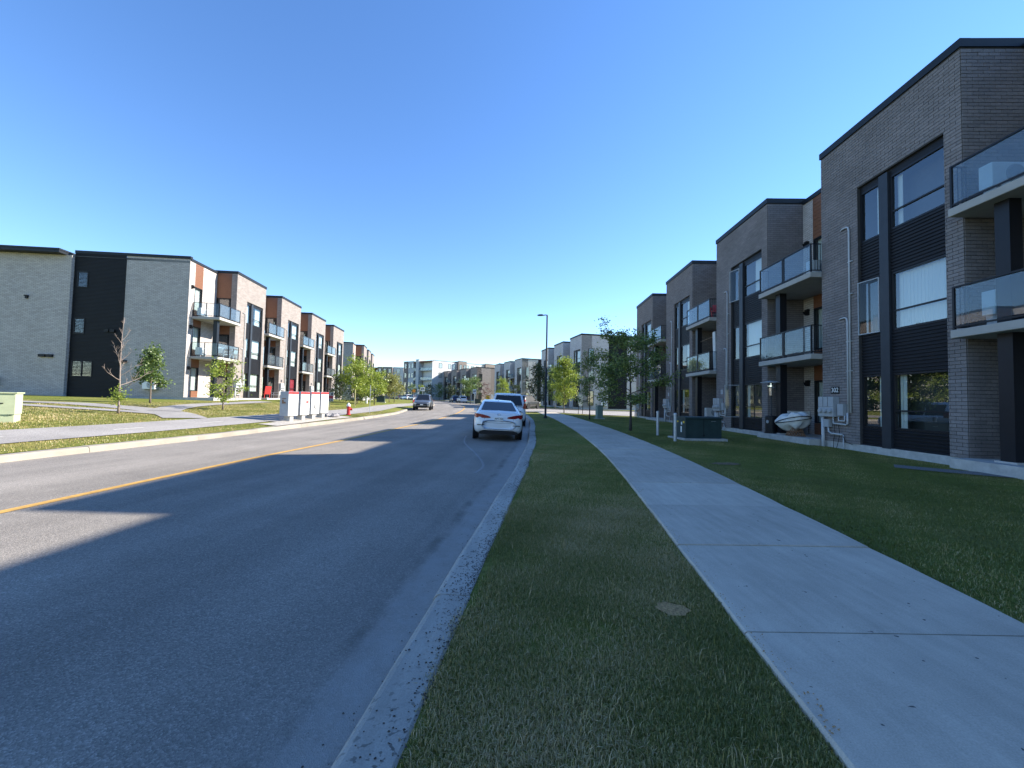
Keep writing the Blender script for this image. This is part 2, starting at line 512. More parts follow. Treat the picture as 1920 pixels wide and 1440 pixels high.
def boxuv(me):
    me.update()
    nl = len(me.loops)
    lv = np.empty(nl, np.int32)
    me.loops.foreach_get('vertex_index', lv)
    co = np.empty(len(me.vertices) * 3, np.float32)
    me.vertices.foreach_get('co', co)
    co = co.reshape(-1, 3)
    npoly = len(me.polygons)
    nrm = np.empty(npoly * 3, np.float32)
    me.polygons.foreach_get('normal', nrm)
    nrm = np.abs(nrm.reshape(-1, 3))
    tot = np.empty(npoly, np.int32)
    me.polygons.foreach_get('loop_total', tot)
    ax = np.repeat(np.argmax(nrm, 1), tot)
    p = co[lv]
    u = np.where(ax == 0, p[:, 1], p[:, 0])
    v = np.where(ax == 2, p[:, 1], p[:, 2])
    lay = me.uv_layers.new(name='UVMap')
    lay.data.foreach_set('uv', np.stack([u, v], 1).astype(np.float32).ravel())
def link(name, me, parent=None, loc=None, rz=None):
    o = bpy.data.objects.new(name, me)
    COL.objects.link(o)
    if parent is not None:
        o.parent = parent
    if loc is not None:
        o.location = loc
    if rz is not None:
        o.rotation_euler = (0, 0, rz)
    return o
def obj(name, mb, m, parent=None, loc=None, rz=None, smooth=False):
    return link(name, mb.mesh(name, m, smooth), parent, loc, rz)
MC = {}
def cobj(key, name, fn, m, parent=None, loc=None, rz=None, smooth=False):
    """object on a shared mesh"""
    k = (key, m if isinstance(m, str) else m.name)
    if k not in MC:
        MC[k] = fn().mesh(name, m, smooth)
    return link(name, MC[k], parent, loc, rz)
def tag(o, label=None, cat=None, group=None, kind=None):
    if label:
        o['label'] = label
    if cat:
        o['category'] = cat
    if group:
        o['group'] = group
    if kind:
        o['kind'] = kind
    return o
def thing(name, label, cat, loc=(0, 0, 0), rz=0.0, group=None):
    o = bpy.data.objects.new(name, None)
    o.empty_display_size = 0.3
    COL.objects.link(o)
    o.location = loc
    o.rotation_euler = (0, 0, rz)
    return tag(o, label, cat, group)
def bevel(o, w=0.01, seg=2):
    md = o.modifiers.new('bevel', 'BEVEL')
    md.width = w
    md.segments = seg
    md.limit_method = 'ANGLE'
    return o
def text(body, size, m, parent, loc, rot, name='lettering', ext=0.002, align='CENTER'):
    cu = bpy.data.curves.new(name, 'FONT')
    cu.body = body
    cu.size = size
    cu.align_x = align
    cu.align_y = 'CENTER'
    cu.extrude = ext
    cu.materials.append(M[m])
    tmp = bpy.data.objects.new(name, cu)
    me = bpy.data.meshes.new_from_object(tmp)
    if not me.materials:
        me.materials.append(M[m])
    bpy.data.objects.remove(tmp)
    o = bpy.data.objects.new(name, me)
    COL.objects.link(o)
    o.parent = parent
    o.location = loc
    o.rotation_euler = rot
    return o

# ================================================================ THE LIE OF THE LAND
CL = np.array([(-7.6, -60), (-6.95, -20), (-6.6, -5), (-6.4, 0), (-6.2, 5), (-5.95, 9.5), (-5.5, 14), (-5.2, 19), (-4.95, 22.5), (-4.75, 29), (-4.95, 39), (-6.1, 54), (-8.4, 70), (-13.0, 92), (-18.2, 108), (-25.5, 125), (-36, 142), (-52, 160), (-85, 184), (-140, 205)], float)
def catmull(P, n=14):
    out = []
    for i in range(len(P) - 1):
        p0, p1, p2, p3 = P[max(i - 1, 0)], P[i], P[i + 1], P[min(i + 2, len(P) - 1)]
        for k in range(n):
            t = k / n
            out.append(.5 * ((2 * p1) + (-p0 + p2) * t + (2 * p0 - 5 * p1 + 4 * p2 - p3) * t * t + (-p0 + 3 * p1 - 3 * p2 + p3) * t ** 3))
    out.append(P[-1])
    return np.array(out)
C = catmull(CL)
T = np.gradient(C, axis=0)
T /= np.linalg.norm(T, axis=1)[:, None]
NR = np.stack([T[:, 1], -T[:, 0]], 1)
CS = np.concatenate([[0], np.cumsum(np.linalg.norm(np.diff(C, axis=0), axis=1))])
def roff(Y): return np.interp(Y, [-60, 1.8, 5, 9, 16, 24, 34.5, 37, 41, 44, 200], [5.6, 5.65, 5.87, 6.12, 6.06, 5.95, 5.9, 5.6, 4.6, 4.4, 4.4])
def loff(Y): return np.interp(Y, [-60, 8, 13, 26, 34, 44, 52, 60, 200], [4.6, 4.6, 4.45, 4.45, 4.6, 5.6, 5.6, 4.5, 4.4])
def zc(Y): return .0077 * np.clip(Y, -40, 170)
LPX, LPZ = [0, 1.35, 3.25, 12, 30, 70, 600], [.15, .25, .42, .85, 1.1, 1.3, 1.5]
def leftprof(e, Y):
    z = np.interp(e, LPX, LPZ)
    k = np.interp(Y, [58, 78], [1.0, 0.2])
    return .15 + (z - .15) * k
def rightprof(e, Y):
    d = .08 - .0045 * np.clip(Y - 10, 0, 32)
    d = np.where(Y > 45, d + np.clip(Y - 45, 0, 12) / 12 * .16, d)
    return np.interp(e, [0, 2.0, 3.95], [.15, .16, .17]) + np.clip((e - 3.95) / 6.5, 0, 1) * (d - .17)
def crown(o, Y):
    """road cross-fall: o = offset from the centre line"""
    ro, lo = roff(Y), loff(Y)
    return np.where(o > 0, np.interp(o / ro, [0, .55, 1], [.05, .045, 0.0]), np.interp(-o / lo, [0, .6, 1], [.05, .045, 0.0]))
def G(X, Y):
    i = int(np.argmin((C[:, 0] - X) ** 2 + (C[:, 1] - Y) ** 2))
    o = float((np.array([X, Y]) - C[i]) @ NR[i])
    y = C[i, 1]
    z = float(zc(y))
    if o > roff(y):
        return z + float(rightprof(o - roff(y), y))
    if o < -loff(y):
        return z + float(leftprof(-o - loff(y), y))
    return z + float(crown(o, y))
def GV(P):
    """ground height for many points"""
    P = np.asarray(P, float)
    out = np.empty(len(P))
    for a in range(0, len(P), 20000):
        q = P[a:a + 20000]
        i = np.searchsorted(C[:, 1], q[:, 1]).clip(1, len(C) - 1)
        o = np.sum((q - C[i]) * NR[i], 1)
        y = C[i, 1]
        z = zc(q[:, 1])
        ro, lo = roff(y), loff(y)
        out[a:a + 20000] = z + np.where(o > ro, rightprof(o - ro, y), np.where(o < -lo, leftprof(-o - lo, y), crown(o, y)))
    return out
def ribbon(name, i0, i1, offs, zfun, m, kind='structure', uvoff=None, step=1, parent=None):
    """a sheet that follows the road; offs(Y) -> list of signed offsets from the centre line"""
    idx = list(range(i0, i1 + 1, step))
    V, UV, Fc = [], [], []
    for i in idx:
        os_ = offs(C[i, 1])
        for o in os_:
            p = C[i] + NR[i] * o
            V.append((p[0], p[1], float(zfun(o, C[i, 1]))))
            UV.append((roff(C[i, 1]) - o, CS[i]))
    n = len(os_)
    for a in range(len(idx) - 1):
        for b_ in range(n - 1):
            Fc.append((a * n + b_, a * n + b_ + 1, (a + 1) * n + b_ + 1, (a + 1) * n + b_))
    me = bpy.data.meshes.new(name)
    me.from_pydata(V, [], Fc)
    lay = me.uv_layers.new(name='UVMap')
    lv = np.empty(len(me.loops), np.int32)
    me.loops.foreach_get('vertex_index', lv)
    lay.data.foreach_set('uv', np.array(UV, np.float32)[lv].ravel())
    me.shade_smooth()
    me.materials.append(M[m])
    o = link(name, me, parent)
    if kind:
        o['kind'] = kind
    return o
NI = len(C) - 1
def iY(Y): return int(np.argmin(np.abs(C[:, 1] - Y)))
I0 = iY(-45)
ribbon('road', I0, NI, lambda Y: [roff(Y) + .02, roff(Y) - .3, roff(Y) - .8, roff(Y) - 1.6, roff(Y) * .55, roff(Y) * .25, 0, -loff(Y) * .3, -loff(Y) * .6, -loff(Y) * .85, -loff(Y) - .02],
       lambda o, Y: zc(Y) + crown(o, Y), 'asphalt')
# yellow centre line
ribbon('centre_line', I0, NI, lambda Y: [.075, -.075], lambda o, Y: zc(Y) + crown(o, Y) + .006, 'road_paint')
# lawns
RE = [.24, .6, 1, 1.5, 2.0, 3, 3.95, 5, 6, 7, 8, 9, 10, 10.5, 12, 16, 25, 45, 90]
LE = [.24, .7, 1.35, 2, 2.6, 3.25, 4, 5, 6, 7, 8, 9, 10, 12, 15, 20, 30, 50, 70, 120]
def wav(X, Y): return .012 * math.sin(X * 2.1 + Y * .7) + .012 * math.sin(Y * 1.7 - X * .9)
ribbon('lawn', I0, iY(150), lambda Y: [roff(Y) + e for e in RE], lambda o, Y: zc(Y) + rightprof(o - roff(Y), Y) - .012, 'lawn')
ribbon('lawn', I0, iY(165), lambda Y: [-loff(Y) - e for e in LE], lambda o, Y: zc(Y) + leftprof(-o - loff(Y), Y) - .012, 'lawn')
# the ground out to the horizon
mb = MB()
gx = [-3000, -400, -150, -60, 0, 60, 150, 400, 3000]
gy = [-3000, -300, -40, 0, 60, 120, 170, 400, 3000]
n0 = len(gx)
mb.v = [(x, y, float(zc(y)) - .45) for y in gy for x in gx]
mb.f = [(j * n0 + i, j * n0 + i + 1, (j + 1) * n0 + i + 1, (j + 1) * n0 + i) for j in range(len(gy) - 1) for i in range(n0 - 1)]
tag(obj('ground', mb, 'lawn'), kind='structure')
# left shared path
ribbon('bike_path', I0, iY(110), lambda Y: [-loff(Y) - e for e in (1.35, 1.9, 2.6, 3.25)], lambda o, Y: zc(Y) + leftprof(-o - loff(Y), Y) + .008, 'asphalt_path')
def lay(name, pts, half, m, dz=.02, kind='structure', parent=None):
    """strip laid on the ground along a polyline"""
    P = catmull(np.array(pts, float), 8)
    t = np.gradient(P, axis=0)
    t /= np.linalg.norm(t, axis=1)[:, None]
    nn = np.stack([t[:, 1], -t[:, 0]], 1)
    V, Fc = [], []
    ks = (1, .5, 0, -.5, -1) if half > .3 else (1, -1)
    for i in range(len(P)):
        for k in ks:
            q = P[i] + nn[i] * half * k
            V.append((q[0], q[1], G(q[0], q[1]) + dz))
    w = len(ks)
    for i in range(len(P) - 1):
        for k in range(w - 1):
            Fc.append((i * w + k, i * w + k + 1, (i + 1) * w + k + 1, (i + 1) * w + k))
    me = bpy.data.meshes.new(name)
    me.from_pydata(V, [], Fc)
    boxuv(me)
    me.shade_smooth()
    me.materials.append(M[m])
    o = link(name, me, parent)
    if kind:
        o['kind'] = kind
    return o
lay('footpath', [(-13.4, 17.2), (-15.4, 18.9), (-17.5, 19.9), (-20.5, 20.4), (-26, 20.2), (-40, 19.6)], .75, 'asphalt_path', .016)
lay('footpath', [(-15.2, 18.3), (-17.2, 18.35), (-20, 18.1), (-26, 17.6)], .42, 'asphalt_path', .022)
lay('footpath', [(-16.3, 19.6), (-17.7, 22.0), (-18.8, 25.2), (-19.3, 29), (-20.2, 34.2)], .6, 'asphalt_path', .028)
for k in range(9):
    y0 = 9.4 + k * 3.45
    i = iY(y0)
    j = iY(y0 + 1.0)
    x0 = C[i, 0] - loff(y0) - 2.2
    x1 = C[j, 0] - loff(y0) - 2.2
    if k % 1 == 0:
        tag(lay('path_dash', [(x0, y0), ((x0 + x1) / 2, y0 + .5), (x1, y0 + 1.0)], .05, 'path_paint', .016, None), kind='structure')
# kerbs: each cast length is a piece of its own
def kerb(name, side, y0, y1, seg, m, skip=()):
    root = bpy.data.objects.new(name, None)
    COL.objects.link(root)
    root['kind'] = 'structure'
    i = iY(y0)
    end = iY(y1)
    s0 = CS[i]
    def at(s):
        p = np.array([np.interp(s, CS, C[:, 0]), np.interp(s, CS, C[:, 1])])
        nn = np.array([np.interp(s, CS, NR[:, 0]), np.interp(s, CS, NR[:, 1])])
        return p, nn / np.linalg.norm(nn)
    s = s0
    kk = 0
    while s < CS[end]:
        L = seg
        p, nn = at(s + L / 2)
        if any(a < p[1] < b_ for a, b_ in skip):
            s += L
            continue
        V, Fc = [], []
        jit = rnd.uniform(-.012, .012)
        dzj = rnd.uniform(-.006, .006)
        sub = 4 if p[1] < 45 else 2
        prof = [(-.03, -.12), (-.03, -.02), (-.004, .115), (.02, .143), (.045, .15), (.245, .152), (.26, .14), (.265, -.12)]
        for k in range(sub + 1):
            ss = s + .004 + (L - .008) * k / sub
            p, nn = at(ss)
            off = roff(p[1]) if side > 0 else loff(p[1])
            wv = .006 * math.sin(ss * 3.1) + jit
            for a, z in prof:
                q = p + nn * side * (off + a + wv)
                V.append((q[0], q[1], float(zc(p[1])) + z + dzj + .004 * math.sin(ss * 5 + a * 9)))
        w = len(prof)
        for k in range(sub):
            for a in range(w - 1):
                Fc.append((k * w + a, k * w + a + 1, (k + 1) * w + a + 1, (k + 1) * w + a))
        Fc.append(tuple(range(w)))
        Fc.append(tuple(range(sub * w, sub * w + w)))
        me = bpy.data.meshes.new('kerb_length')
        me.from_pydata(V, [], Fc)
        me.materials.append(M[m])
        o = link('kerb_length', me, root)
        s += L
        kk += 1
    return root
kerb('kerb_right', 1, -6, 120, 3.0, 'kerb', skip=[(41.0, 54.5)])
kerb('kerb_left', -1, 4, 120, 3.0, 'kerb_left')
# right sidewalk: cast slabs with open joints
SY = [-12, -6, 0, 2, 4, 6, 8, 11, 15, 21, 30, 36, 41]
SX = [-.2, .42, 1.14, 1.38, 1.63, 1.88, 2.12, 2.42, 2.68, 2.90, 2.95, 2.75, 2.6]
def swl(y): return float(np.interp(y, SY, SX))
swp = catmull(np.array(list(zip(SX, SY)), float), 10)
def swl(y): return float(np.interp(y, swp[:, 1], swp[:, 0]))
sw = bpy.data.objects.new('sidewalk', None)
COL.objects.link(sw)
sw['kind'] = 'structure'
yk = 2.6 - 6 * 1.515
while yk < 41:
    V, Fc = [], []
    tilt = rnd.uniform(-.005, .005)
    nsub = 4
    for k in range(nsub + 1):
        y = yk + .008 + (1.515 - .016) * k / nsub
        x0 = swl(y)
        for a, dz in ((0, -.12), (0.0, -.004), (.014, .012), (.94, .014), (1.866, .012), (1.88, -.004), (1.88, -.12)):
            e = .0 if 0 < k < nsub else -.006 if dz > 0 else 0
            V.append((x0 + a, y, G(x0 + a, y) + dz + .012 + e + tilt))
    w = 7
    for k in range(nsub):
        for a in range(w - 1):
            Fc.append((k * w + a, k * w + a + 1, (k + 1) * w + a + 1, (k + 1) * w + a))
    Fc.append(tuple(range(w)))
    Fc.append(tuple(range(nsub * w, nsub * w + w)))
    me = bpy.data.meshes.new('slab')
    me.from_pydata(V, [], Fc)
    me.materials.append(M['paving'])
    link('slab', me, sw)
    yk += 1.515
ribbon('far_sidewalk', iY(55), iY(140), lambda Y: [roff(Y) + 1.6, roff(Y) + 2.5, roff(Y) + 3.4], lambda o, Y: zc(Y) + rightprof(o - roff(Y), Y) + .02, 'paving')
# side drive
mb = MB()
for (y0, y1) in [(41.6, 46), (46, 50), (50, 54.2)]:
    xs = [-0.9, 1, 3, 5, 8, 12, 18, 30, 60]
    for a in range(len(xs) - 1):
        q = []
        for x, y in ((xs[a], y0), (xs[a + 1], y0), (xs[a + 1], y1), (xs[a], y1)):
            q.append((x, y, G(max(x, .6), y) * 1.0 + .03 if x > 0 else float(zc(y)) + .03))
        mb.face(*q)
tag(obj('driveway', mb, 'asphalt_path'), kind='structure')
mb = MB()
for xa in range(2, 26, 3):
    mb.box(xa, xa + 2.98, 54.25, 54.45, G(xa, 55) - .1, G(xa, 55) + .13)
tag(obj('driveway_kerb', mb, 'kerb_left'), kind='structure')
# mailbox pad on the left
lay('mailbox_pad', [(-10.25, 17.6), (-10.22, 20), (-10.15, 22.5), (-9.98, 25.2)], .42, 'gravel', .02)
lay('mailbox_pad', [(-10.9, 19.0), (-10.85, 20.6), (-10.8, 22.2), (-10.75, 23.4)], .4, 'gravel', .026)
def patch(name, x, y, rx, ry, m, dz=.012, rot=0, seed=1):
    r = random.Random(seed)
    pts = []
    for k in range(22):
        t = 2 * math.pi * k / 22
        f = 1 + r.uniform(-.2, .2)
        a, b_ = rx * f * math.cos(t), ry * f * math.sin(t)
        X = x + a * math.cos(rot) - b_ * math.sin(rot)
        Y = y + a * math.sin(rot) + b_ * math.cos(rot)
        pts.append((X, Y, G(X, Y) + dz))
    mb = MB()
    cz = (x, y, G(x, y) + dz + .006)
    for k in range(22):
        mb.face(cz, pts[k], pts[(k + 1) % 22])
    return tag(obj(name, mb, m), kind='structure')
SOIL = [(4.95, 9.6, .42, .22), (1.13, 2.9, .1, .075)]
patch('soil_patch', 4.95, 9.6, .36, .17, 'soil', .0, .2, 3)
patch('soil_patch', 1.13, 2.9, .12, .085, 'sand', .0, 0, 4)
# dark asphalt walk to the near entrance
lay('entry_walk', [(9.35, 10.2), (9.9, 9.75), (11.0, 9.15), (13, 8.3)], .36, 'asphalt_dark', .004)
# a pale scrape and crack in the parking lane
lay('road_crack', [(-1.75, 16.4), (-1.55, 14.0), (-.95, 11.4), (-.62, 9.6), (-.72, 8.6)], .028, 'asphalt_path', .004)

# ================================================================ THE BRICK TERRACES
PIT, BAY, REC, DEP, BACK = 8.42, 4.98, 3.44, 1.6, 11.5
TOP, CAPZ = 10.66, 10.88
FL = (0.2, 3.35, 6.41)
WX0, WX1, PX0, PX1, NX0, NX1 = .46, 2.15, 2.15, 2.53, 2.53, 3.31
WZ = ((.75, 2.44), (3.73, 5.50), (6.8, 8.49))
OPTOP = 8.7
def ribs(x0, x1, z0, z1, y, period=.1, depth=.028):
    """horizontal box-rib metal siding standing on the plane y, facing +y"""
    mb = MB()
    n = max(1, round((z1 - z0) / period))
    p = (z1 - z0) / n
    pts = []
    for k in range(n):
        z = z0 + k * p
        pts += [(0, z), (depth, z + p * .14), (depth, z + p * .56), (0, z + p * .7)]
    pts.append((0, z1))
    for (a, za), (b_, zb) in zip(pts, pts[1:]):
        mb.face((x0, y + a, za), (x1, y + a, za), (x1, y + b_, zb), (x0, y + b_, zb))
    return mb
def boards(x0, x1, z0, z1, y, w=.16):
    mb = MB()
    n = max(1, round((z1 - z0) / w))
    p = (z1 - z0) / n
    for k in range(n):
        mb.box(x0, x1, y, y + .022, z0 + k * p + .006, z0 + (k + 1) * p - .006)
    mb.box(x0, x1, y - .02, y + .004, z0, z1)
    return mb
def frame_mb(w, h, t=.055, d=.07, trans=None):
    mb = MB()
    mb.box(0, t, 0, d, 0, h).box(w - t, w, 0, d, 0, h).box(t, w - t, 0, d, 0, t).box(t, w - t, 0, d, h - t, h)
    if trans:
        mb.box(t, w - t, .01, d - .004, trans - .022, trans + .022)
    return mb
def curtain_mb(w, h, seed, fold=.11, cover=(0, 1)):
    r = random.Random(seed)
    mb = MB()
    x0, x1 = w * cover[0], w * cover[1]
    n = max(2, int((x1 - x0) / fold * 2))
    xs = [x0 + (x1 - x0) * k / n for k in range(n + 1)]
    ys = [-.02 * (k % 2) - r.uniform(0, .02) for k in range(n + 1)]
    for k in range(n):
        mb.face((xs[k], ys[k], 0), (xs[k + 1], ys[k + 1], 0), (xs[k + 1], ys[k + 1], h), (xs[k], ys[k], h))
    return mb
def window(parent, x, y, z, w, h, trans=None, cur=None, cm='curtain', rich=True, rz=None, seed=1):
    """frame (the part) with its pane, curtain and dark room behind; faces +y of the parent"""
    f = cobj(('wf', w, h, trans), 'window', lambda: frame_mb(w, h, .055, .07, trans), 'frame', parent, (x, y, z), rz)
    cobj(('wp', w, h), 'pane', lambda: MB().face((.04, .03, h - .04), (w - .04, .03, h - .04), (w - .04, .03, .04), (.04, .03, .04)), 'pane', f)
    if rich:
        cobj(('wr', w, h), 'room', lambda: MB().face((0, -.45, 0), (w, -.45, 0), (w, -.45, h), (0, -.45, h)).face((0, -.45, 0), (0, 0, 0), (0, 0, h), (0, -.45, h)).face((w, -.45, 0), (w, 0, 0), (w, 0, h), (w, -.45, h)).face((0, -.45, 0), (w, -.45, 0), (w, 0, 0), (0, 0, 0)).face((0, -.45, h), (w, -.45, h), (w, 0, h), (0, 0, h)), 'dark_room', f)
    else:
        cobj(('wr2', w, h), 'room', lambda: MB().face((0, -.03, 0), (w, -.03, 0), (w, -.03, h), (0, -.03, h)), 'dark_room', f)
    if cur:
        cobj(('wc', w, h, cur, seed if rich else 0), 'curtain', lambda: curtain_mb(w - .1, h - .08, seed, .11 if rich else .4, cur), cm, f, (.05, -.09 if rich else -.0, .04))
    return f
def wallq(mb, x0, x1, z0, z1, y):
    mb.face((x0, y, z0), (x1, y, z0), (x1, y, z1), (x0, y, z1))
def wallx(mb, y0, y1, z0, z1, x):
    mb.face((x, y0, z0), (x, y1, z0), (x, y1, z1), (x, y0, z1))
def door_mb(w=.95, h=2.12):
    return frame_mb(w, h, .09, .06, .35)
def sash_mb(w, h, t=.04):
    return frame_mb(w, h, t, .045)
class Terrace:
    def __init__(s, name, label, org, az, side, zb, nb, rng, bay='brick_taupe', rec='brick_cream', rich=True, geo_bricks=(), group='brick apartment terraces', cur_seed=1, end_low=None, end_high=None, back=BACK):
        # side: +1 the terrace stands right of the street (local x runs away from the camera), -1 left (x runs towards it)
        a = math.radians(az)
        d = Vector((math.sin(a), math.cos(a)))
        if side < 0:
            d = -d
        s.rz = math.atan2(d.y, d.x)
        s.root = thing(name, label, 'building', (org[0], org[1], zb), s.rz, group)
        s.rich = rich
        s.bay, s.rec = bay, rec
        s.mat = Matrix.Translation((org[0], org[1], zb)) @ Matrix.Rotation(s.rz, 4, 'Z')
        s.i0, s.i1 = rng
        s.geo = geo_bricks
        s.back = back
        s.seed = cur_seed
        for i in range(s.i0, s.i1 + 1):
            s.make_bay(i)
        xs = s.i0 * PIT
        xe = s.i1 * PIT + BAY
        s.xs, s.xe = xs, xe
    def P(s, x, y, z):
        return s.mat @ Vector((x, y, z))
    def make_bay(s, i):
        R, X = s.root, i * PIT
        L = (X, 0, 0)
        geo = i in s.geo
        def wall():
            mb = MB()
            wallq(mb, 0, WX0, .18, TOP, 0)
            wallq(mb, NX1, BAY, .18, TOP, 0)
            wallq(mb, WX0, NX1, OPTOP, TOP, 0)
            wallx(mb, -DEP, 0, .18, TOP, 0)
            wallx(mb, -.45, 0, .18, TOP, BAY)
            # reveals of the window strip
            wallx(mb, -.14, 0, .18, OPTOP, WX0)
            wallx(mb, -.14, 0, .18, OPTOP, NX1)
            mb.face((WX0, -.14, OPTOP), (NX1, -.14, OPTOP), (NX1, 0, OPTOP), (WX0, 0, OPTOP))
            return mb
        cobj(('bw', geo), 'wall', wall, 'mortar' if geo else s.bay, R, L)
        if geo:
            s.lay_bricks(i)
        # foundation and roof of the bay
        cobj('bf', 'foundation', lambda: MB().box(.015, BAY - .015, -DEP, -.012, -.7, .18), 'concrete', R, L)
        bk = s.back
        cobj(('br', bk), 'roof', lambda: MB().box(.02, BAY - .02, -bk, -.02, TOP - .25, TOP - .1), 'roofing', R, L)
        cobj('bc', 'parapet_cap', lambda: MB().box(-.04, BAY + .04, -.22, .045, TOP, CAPZ).box(-.04, .2, -DEP - .2, -.22, TOP, CAPZ - .003).box(BAY - .2, BAY + .04, -DEP - .2, -.22, TOP, CAPZ - .003), 'cap', R, L)
        # the dark window strip
        cobj('sp', 'pillar', lambda: MB().box(PX0 + .04, PX1 - .02, -.13, -.012, .16, OPTOP - .06), 'steel_dark', R, L)
        zz = [.18, WZ[0][0], WZ[0][1], WZ[1][0], WZ[1][1], WZ[2][0], WZ[2][1], OPTOP]
        for k in (0, 2, 4, 6):
            za, zb = zz[k], zz[k + 1]
            if k == 6:
                cobj('sh', 'head_panel', lambda: MB().box(WX0 + .005, NX1 - .005, -.16, -.09, za + .003, zb - .003), 'siding', R, L)
            else:
                cobj(('sw', k), 'siding', lambda: ribs(WX0 + .005, WX1 + .03, za, zb, -.1), 'siding', R, L)
                cobj(('sn', k), 'siding', lambda: ribs(NX0 - .02, NX1 - .005, za, zb, -.1), 'siding', R, L)
        for k, (za, zb) in enumerate(WZ):
            r = random.Random(s.seed * 100 + i * 7 + k)
            cur = r.choice([(0, 1), (0, 1), (.0, .55), (.12, 1)])
            cm = 'curtain'
            if (s.seed, i, k) == (2, 2, 0):
                cm, cur = 'curtain_red', (0, 1)
            if s.seed == 1 and k == 0:
                cur = (.86, 1)
            if s.seed == 1 and (i, k) == (0, 2):
                cur = (.88, 1)
            if s.seed == 1 and (i, k) == (0, 1):
                cur = (0, 1)
            window(R, X + WX0 + .01, -.15, za + .005, WX1 - WX0 + .01, zb - za - .01, (zb - za) * .33, cur, cm, s.rich, seed=r.randint(0, 4))
            window(R, X + NX0 - .01, -.15, za + .005, NX1 - NX0, zb - za - .01, None, (0, .4) if r.random() < .5 else None, 'curtain', s.rich, seed=2)
        # far return with wood panels and the balcony doors, facing +x
        for k in range(3):
            z0 = FL[k]
            z1 = FL[k + 1] - .2 if k < 2 else TOP
            def wd():
                mb = boards(0, DEP - .45, 2.14, z1 - z0, 0)
                return mb
            cobj(('wd', k), 'wood_panel', wd, 'wood', R, (X + BAY - .012, -.45, z0), -math.pi / 2)
            dr = cobj('dr', 'balcony_door', door_mb, 'frame', R, (X + BAY - .03, -.5, z0), -math.pi / 2)
            cobj('drp', 'pane', lambda: MB().face((.09, .02, .35), (.86, .02, .35), (.86, .02, 2.03), (.09, .02, 2.03)), 'pane', dr)
            cobj('drb', 'door_panel', lambda: MB().box(-.06, 1.1, -.05, -.03, 0, 2.14), 'black', dr)
    def make_recess(s, X1, X0=None, exposed=False, floors=(0, 1, 2), col=True):
        """recess from X0 to X1 (local x), balconies between"""
        R = s.root
        X0 = X1 - REC if X0 is None else X0
        w = X1 - X0
        L = (X1, 0, 0)
        def back():
            mb = MB()
            wallq(mb, -.65, 0, .18, TOP - .1, -DEP)
            wallq(mb, -w, -1.6, .18, TOP - .1, -DEP)
            return mb
        cobj(('rb', w), 'wall', back, s.rec, R, L)
        bk = s.back
        cobj(('rr', w, bk), 'roof', lambda: MB().box(-w, 0, -bk, -DEP - .01, TOP - .3, TOP - .15), 'roofing', R, L)
        cobj(('rc', w), 'parapet_cap', lambda: MB().box(-w + .05, -.05, -DEP - .2, -DEP + .05, TOP - .1, CAPZ - .13), 'cap', R, L)
        cobj(('rf', w), 'foundation', lambda: MB().box(-w, 0, -DEP - .3, -DEP + .01, -.7, .18), 'concrete', R, L)
        cobj(('patio', w), 'patio', lambda: MB().box(-w + .02, -.02, -DEP + .02, .5, -.2, .2), 'concrete', R, L)
        for k in floors:
            z0 = FL[k]
            z1 = FL[k + 1] - .2 if k < 2 else TOP - .1
            cobj(('rwp', k), 'wood_panel', lambda: boards(-1.6, -.65, 0, .48, -DEP - .015), 'wood', R, (X1, 0, z0))
            cobj(('rwt', k), 'wood_panel', lambda: boards(-1.6, -.65, 2.32, z1 - z0, -DEP - .015), 'wood', R, (X1, 0, z0))
            window(R, X1 - 1.59, -DEP - .06, z0 + .49, .93, 1.82, None, (0, 1), 'curtain', s.rich, seed=3)
            cobj('rl', 'wall_light', lambda: MB().box(-.09, .09, 0, .12, 0, .1).prism([(0, 0), (.22, 0), (.12, -.16), (0, -.16)], 'x', -.07, .07), 'black', R, (X1 - .32, -DEP, z0 + 2.25))
        if col:
            cobj('col', 'column', lambda: MB().box(-.15, .15, -.14, .14, .2, FL[2] - .2), 'frame', R, (X1 - .9, -.05, 0))
            cobj('colb', 'column_base', lambda: MB().box(-.22, .22, -.2, .2, .2, .24), 'concrete', R, (X1 - .9, -.05, 0))
        for k in (1, 2):
            s.balcony(X0, X1, FL[k], exposed)
    def balcony(s, X0, X1, z, exposed):
        R = s.root
        w = X1 - X0
        lo = .02
        hi = w - .02
        if exposed:
            hi = w - .45
        b_ = bevel(cobj(('bs', w, exposed), 'balcony', lambda: MB().box(lo, hi, -DEP + .005, .42, -.2, 0), 'soffit', R, (X0, 0, z)), .012, 1)
        def rail():
            mb = MB()
            y = .36
            for x in (lo + .05, (lo + hi) / 2 - .04, (lo + hi) / 2 + .04, hi - .05):
                mb.box(x - .024, x + .024, y - .024, y + .024, 0.0, 1.08)
            mb.box(lo + .03, hi - .03, y - .028, y + .028, 1.045, 1.085)
            mb.box(lo + .06, hi - .06, y - .015, y + .015, .06, .1)
            for xe, long in ((lo + .05, False), (hi - .05, exposed)):
                y0 = -DEP + .05 if long else -.02
                mb.box(xe - .018, xe + .018, y0, y, 1.05, 1.082)
                mb.box(xe - .014, xe + .014, y0, y, .06, .095)
                if long:
                    for yy in (y0 + .02, (y0 + y) / 2):
                        mb.box(xe - .022, xe + .022, yy - .022, yy + .022, 0, 1.06)
                else:
                    for q in range(3):
                        yy = y0 + .02 + q * .1
                        mb.box(xe - .008, xe + .008, yy, yy + .016, .08, 1.06)
            return mb
        cobj(('rail', w, exposed), 'railing', rail, 'frame', b_)
        mid = (lo + hi) / 2
        for a, c in ((lo + .1, mid - .09), (mid + .09, hi - .1)):
            cobj(('gp', round(c - a, 3)), 'glass_panel', lambda: MB().box(0, c - a, -.005, .005, .12, 1.03), 'rail_glass', b_, (a, .36, 0))
